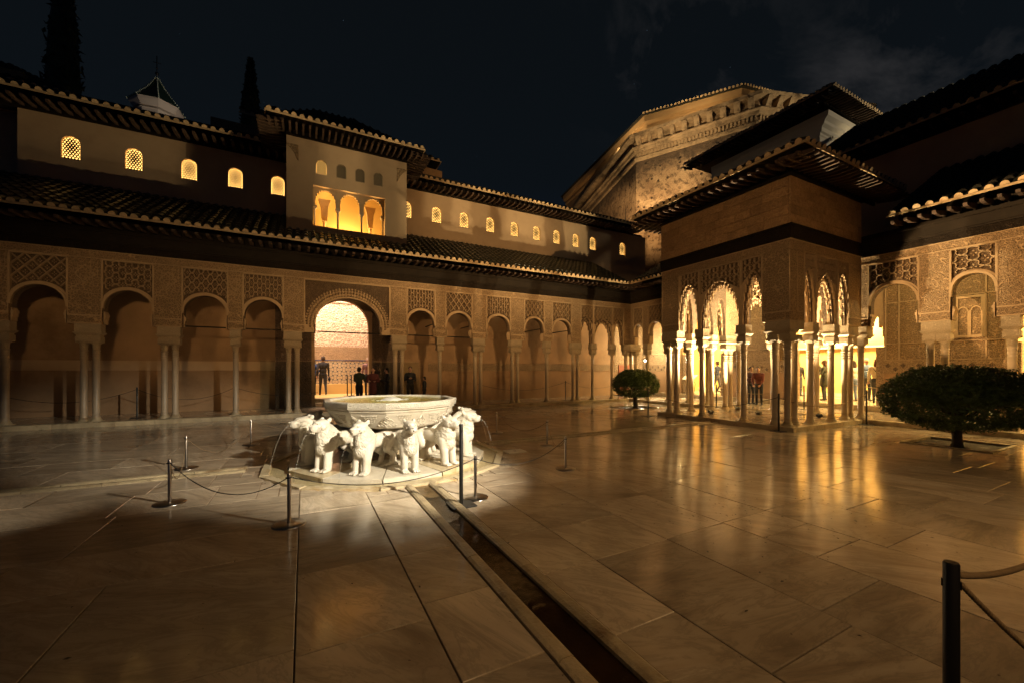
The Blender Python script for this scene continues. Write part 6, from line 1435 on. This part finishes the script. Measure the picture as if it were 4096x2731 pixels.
person('person with grey hair in mauve jacket standing inside the bright doorway', PX_at(845, 11.6), 11.6, 0.45, -100, 1.72, (0.20, 0.10, 0.10), DK, (0.25, 0.2, 0.17), 'stand')
person('person in black coat holding a red phone case near the paired columns', PX_at(942, 8.9), 8.9, 0.13, -100, 1.62, DK, (0.03, 0.025, 0.02), (0.02, 0.015, 0.01), 'phone', bag='phone')
person('person, a small child in dark jacket, right of the people at the great arch', PX_at(975, 8.8), 8.8, 0.13, 150, 1.20, (0.02, 0.022, 0.03), DK, (0.012, 0.01, 0.01), 'stand')
person('person in blue top half hidden by the left edge of the bright doorway', PX_at(719, 12.6), 12.6, 0.45, 120, 1.70, (0.03, 0.05, 0.14), DK, (0.03, 0.02, 0.015), 'stand')
person('person with black backpack, orange beanie and pale jeans looking up in the yellow hall', 17.7, 5.95, 0.33, 150, 1.74, (0.03, 0.035, 0.03), (0.26, 0.26, 0.26), (0.2, 0.08, 0.03), 'stand', bag='backpack', shoes=(0.3, 0.25, 0.2), hat=(0.30, 0.10, 0.04))
person('person in short black coat striding along the yellow hall', 19.9, 6.75, 0.33, -60, 1.78, DK, DK, (0.30, 0.16, 0.08), 'walk', coat=True, bag='hand')
person('person in red jacket leaning over behind the central pavilion columns', 15.5, 2.05, 0.13, -160, 1.68, (0.11, 0.028, 0.02), DK, (0.02, 0.015, 0.01), 'bend')
person('person in black beside the red jacketed one behind the pavilion', 15.75, 2.55, 0.13, -120, 1.62, (0.06, 0.03, 0.04), DK, (0.02, 0.015, 0.01), 'phone')
person('person in dark jacket at the left of the white glow in the hall', 20.3, 2.95, 0.33, -120, 1.70, DK, (0.05, 0.05, 0.06), (0.25, 0.13, 0.06), 'stand')
person('person in navy jacket and beige trousers raising both hands to take a photo', 20.4, 2.25, 0.33, 160, 1.80, (0.02, 0.025, 0.05), (0.42, 0.34, 0.22), (0.3, 0.24, 0.2), 'photo', bag='phone')
person('person with long hair in dark green coat between two pavilion columns', 17.95, 0.78, 0.33, 100, 1.70, (0.04, 0.04, 0.025), DK, (0.12, 0.06, 0.03), 'phone', True, coat=True)
person('person in white top and blue jeans partly behind the short arcade column', 18.5, 0.0, 0.33, 60, 1.66, (0.5, 0.45, 0.38), (0.10, 0.13, 0.20), (0.03, 0.015, 0.01), 'crossed', True)
person('person, an older bald man in blue sweater with a phone', 19.3, -0.12, 0.33, -130, 1.76, (0.08, 0.12, 0.20), DK, (0.45, 0.30, 0.22), 'phone', bag='phone')
person('person in white pullover with black shoulder strap seen from behind', 18.0, -0.93, 0.33, 20, 1.70, (0.55, 0.48, 0.36), DK, (0.10, 0.03, 0.02), 'stand', True, bag='strap')
person('person with dark hair behind the woman in white pullover', 19.2, -1.15, 0.33, -150, 1.85, (0.12, 0.09, 0.06), DK, (0.015, 0.01, 0.01), 'stand')

def at_x(px, X):
    K = 4096/2352; a = R(27.552); u = (px*K-2048)/1596.2; r = (math.sin(a)+u*math.cos(a), math.cos(a)-u*math.sin(a)); return -8.021+(X+1.473)/r[0]*r[1]
person('person in grey coat raising a phone in the widest yellow gap', 19.4, at_x(1874, 19.4), 0.33, -150, 1.72, (0.07, 0.065, 0.06), (0.28, 0.22, 0.14), (0.05, 0.03, 0.02), 'photo', bag='strap')
person('person in dark blue jacket walking past the yellow wall behind the front pavilion arch', 18.6, at_x(1648, 18.6), 0.33, 100, 1.76, (0.02, 0.03, 0.07), (0.06, 0.06, 0.08), (0.04, 0.02, 0.015), 'walk')
person('person in brown jacket standing at the far right end of the hall opening', 19.0, at_x(2022, 19.0), 0.33, -170, 1.70, (0.10, 0.06, 0.03), DK, (0.02, 0.012, 0.01), 'phone', bag='phone')
# ---------------------------------------------------------------- information desk in the hall
t = thing('info_stand', 'slanted information panel on a black folding frame by the hall wall', 'stand', (16.9, 6.6, 0.33), 0.0)
m = MB(); m.add([(16.75, 6.2, 1.12), (16.75, 6.95, 1.12), (17.1, 6.95, 1.35), (17.1, 6.2, 1.35), (16.75, 6.2, 1.09), (16.75, 6.95, 1.09), (17.1, 6.95, 1.32), (17.1, 6.2, 1.32)], [(0, 1, 2, 3), (7, 6, 5, 4), (0, 4, 5, 1), (1, 5, 6, 2), (2, 6, 7, 3), (3, 7, 4, 0)]); part('panel', m, M['white'], t)
m = MB(); m.tube([(16.78, 6.3, 1.10), (17.0, 6.3, 0.9), (16.9, 6.3, 0.35)], 0.014, 6); m.tube([(16.78, 6.85, 1.10), (17.0, 6.85, 0.9), (16.9, 6.85, 0.35)], 0.014, 6); m.tube([(16.7, 6.3, 0.34), (17.1, 6.3, 0.34)], 0.014, 6); m.tube([(16.7, 6.85, 0.34), (17.1, 6.85, 0.34)], 0.014, 6); part('frame', m, M['black'], t)

# ---------------------------------------------------------------- lamps of the place, with added fill in the hall
def floodlight(loc, target, label, energy, color, spot=120, blend=0.8, lit=True, size=0.05, face=None):
    t = thing('floodlight', label, 'lamp', loc, 0.0, group='small black floodlights')
    d = (Vector(target)-Vector(loc)).normalized(); q = d.to_track_quat('-Z', 'Y')
    b = MB(); b.box(-0.07, 0.07, -0.05, 0.05, 0.004, 0.09); b.box(-0.075, -0.071, -0.055, 0.055, -0.01, 0.06); b.box(0.071, 0.075, -0.055, 0.055, -0.01, 0.06); o = sub('housing', b.mesh('housing', M['black']), t); o.rotation_euler = q.to_euler()
    b = MB(); b.box(-0.06, 0.06, -0.04, 0.04, -0.004, 0.003); o = sub('lens', b.mesh('lens', face or M['lampface']), t); o.rotation_euler = q.to_euler()
    lamp('SPOT', 'floodlight_lamp', tuple(Vector(loc)+d*0.03), target, energy, color, size, spot, blend)
YEL = (1.0, 0.70, 0.27)
for i, (x, y, tx, ty, lb) in enumerate([(10.9, 0.95, 10.6, -0.6, 'floodlight on the pavilion floor near its front, inner side'), (12.9, 1.3, 11.3, 0.2, 'floodlight on the pavilion floor by the back right columns'),
                                        (12.9, -1.35, 11.2, -0.3, 'floodlight on the pavilion floor by the back near columns'), (12.0, 0.0, 10.4, 0.1, 'small floodlight in the middle of the pavilion floor')]):
    floodlight((x, y, 0.22), (tx, ty, 4.2), lb, 3800, (1.0, 0.74, 0.38), 110, 0.5, face=M['black'], size=0.04)
floodlight((15.4, 8.25, 2.12), (12.0, 0.5, 1.4), 'dazzling small floodlight on the corner column behind the small tree', 700, (1.0, 0.85, 0.60), 150, 0.9)
for y in (6.2, 4.9): lamp('POINT', 'hall_fill', (16.4, y+1.6, 3.9), None, 160, YEL, 0.1)
lamp('POINT', 'corner_lamp', (15.9, 8.6, 2.9), None, 330, (1.0, 0.80, 0.48), 0.08)
lamp('AREA', 'cove_lamp', (20.85, 1.6, 2.9), (21.6, 1.6, 4.6), 1700, (1.0, 0.80, 0.45), 0.3, 3.0)
lamp('AREA', 'cove_lamp', (20.85, -6.6, 2.9), (21.6, -6.6, 4.6), 1700, (1.0, 0.80, 0.45), 0.3, 2.5)
for y in (-6.5, -2.0, 2.5, 7.0): lamp('AREA', 'hall_fill', (19.0, y, 4.85), (19.4, y, 0), 1100, YEL, 1.6)  # generic room fill added under the ceiling, no fixtures
for y in (-6.8, -3.2, 3.2): lamp('POINT', 'gallery_lamp', (15.2, y, 4.6), None, 110, YEL, 0.15)
lamp('AREA', 'inner_hall_lamp', (0.0, 12.2, 7.0), (0.2, 13.4, 1.0), 800, PNK, 2.0)
lamp('AREA', 'inner_hall_lamp', (-2.6, 12.0, 5.0), (0.8, 13.4, 2.4), 160, PNK, 0.8)
lamp('POINT', 'lookout_lamp', (0.1, 9.2, 6.75), None, 210, (1.0, 0.64, 0.2), 0.08)
lamp('POINT', 'lookout_lamp', (-0.7, 9.1, 8.7), None, 14, (1.0, 0.72, 0.27), 0.05)
# warm floodlights on the roofs below the chapel and on the pale block
lamp('SPOT', 'chapel_floodlight', (15.4, 11.8, 10.9), (23.0, 14.5, 17.5), 4200, (1.0, 0.62, 0.28), 0.1, 100, 0.8)
lamp('SPOT', 'chapel_floodlight', (18.8, 10.2, 13.9), (23.0, 15.5, 19.0), 2300, (1.0, 0.70, 0.36), 0.1, 120, 0.8)
for x_, y_ in ((21.3, 17.2), (23.2, 11.2), (27.6, 7.2)): lamp('SPOT', 'cornice_lamp', (x_, y_, 20.05), (x_+(31.8-x_)*0.25, y_+(17.6-y_)*0.25, 22.0), 380, (1.0, 0.70, 0.34), 0.1, 150, 0.9)
lamp('SPOT', 'chapel_floodlight', (27.0, 2.5, 15.0), (27.5, 9.0, 19.5), 900, (1.0, 0.78, 0.46), 0.1, 110, 0.8)
lamp('SPOT', 'block_floodlight', (23.5, -4.5, 14.2), (21.5, 2.0, 13.2), 500, (1.0, 0.84, 0.56), 0.1, 80, 0.7)
lamp('SPOT', 'spire_floodlight', (-5.5, 24.0, 16.0), (-11.0, 30.0, 20.8), 600, (1.0, 0.80, 0.62), 0.1, 40, 0.6)
lamp('SPOT', 'gallery_lamp', (-2.6, 9.2, 0.5), (-7.0, 10.0, 1.2), 18, AMB, 0.1, 130, 0.8)
lamp('POINT', 'gallery_lamp', (6.0, 9.0, 5.2), None, 14, AMB, 0.2)
lamp('POINT', 'gallery_lamp', (11.8, 9.1, 4.9), None, 55, (1.0, 0.66, 0.28), 0.2)
lamp('POINT', 'gallery_lamp', (-4.0, 9.0, 5.2), None, 6, AMB, 0.2)
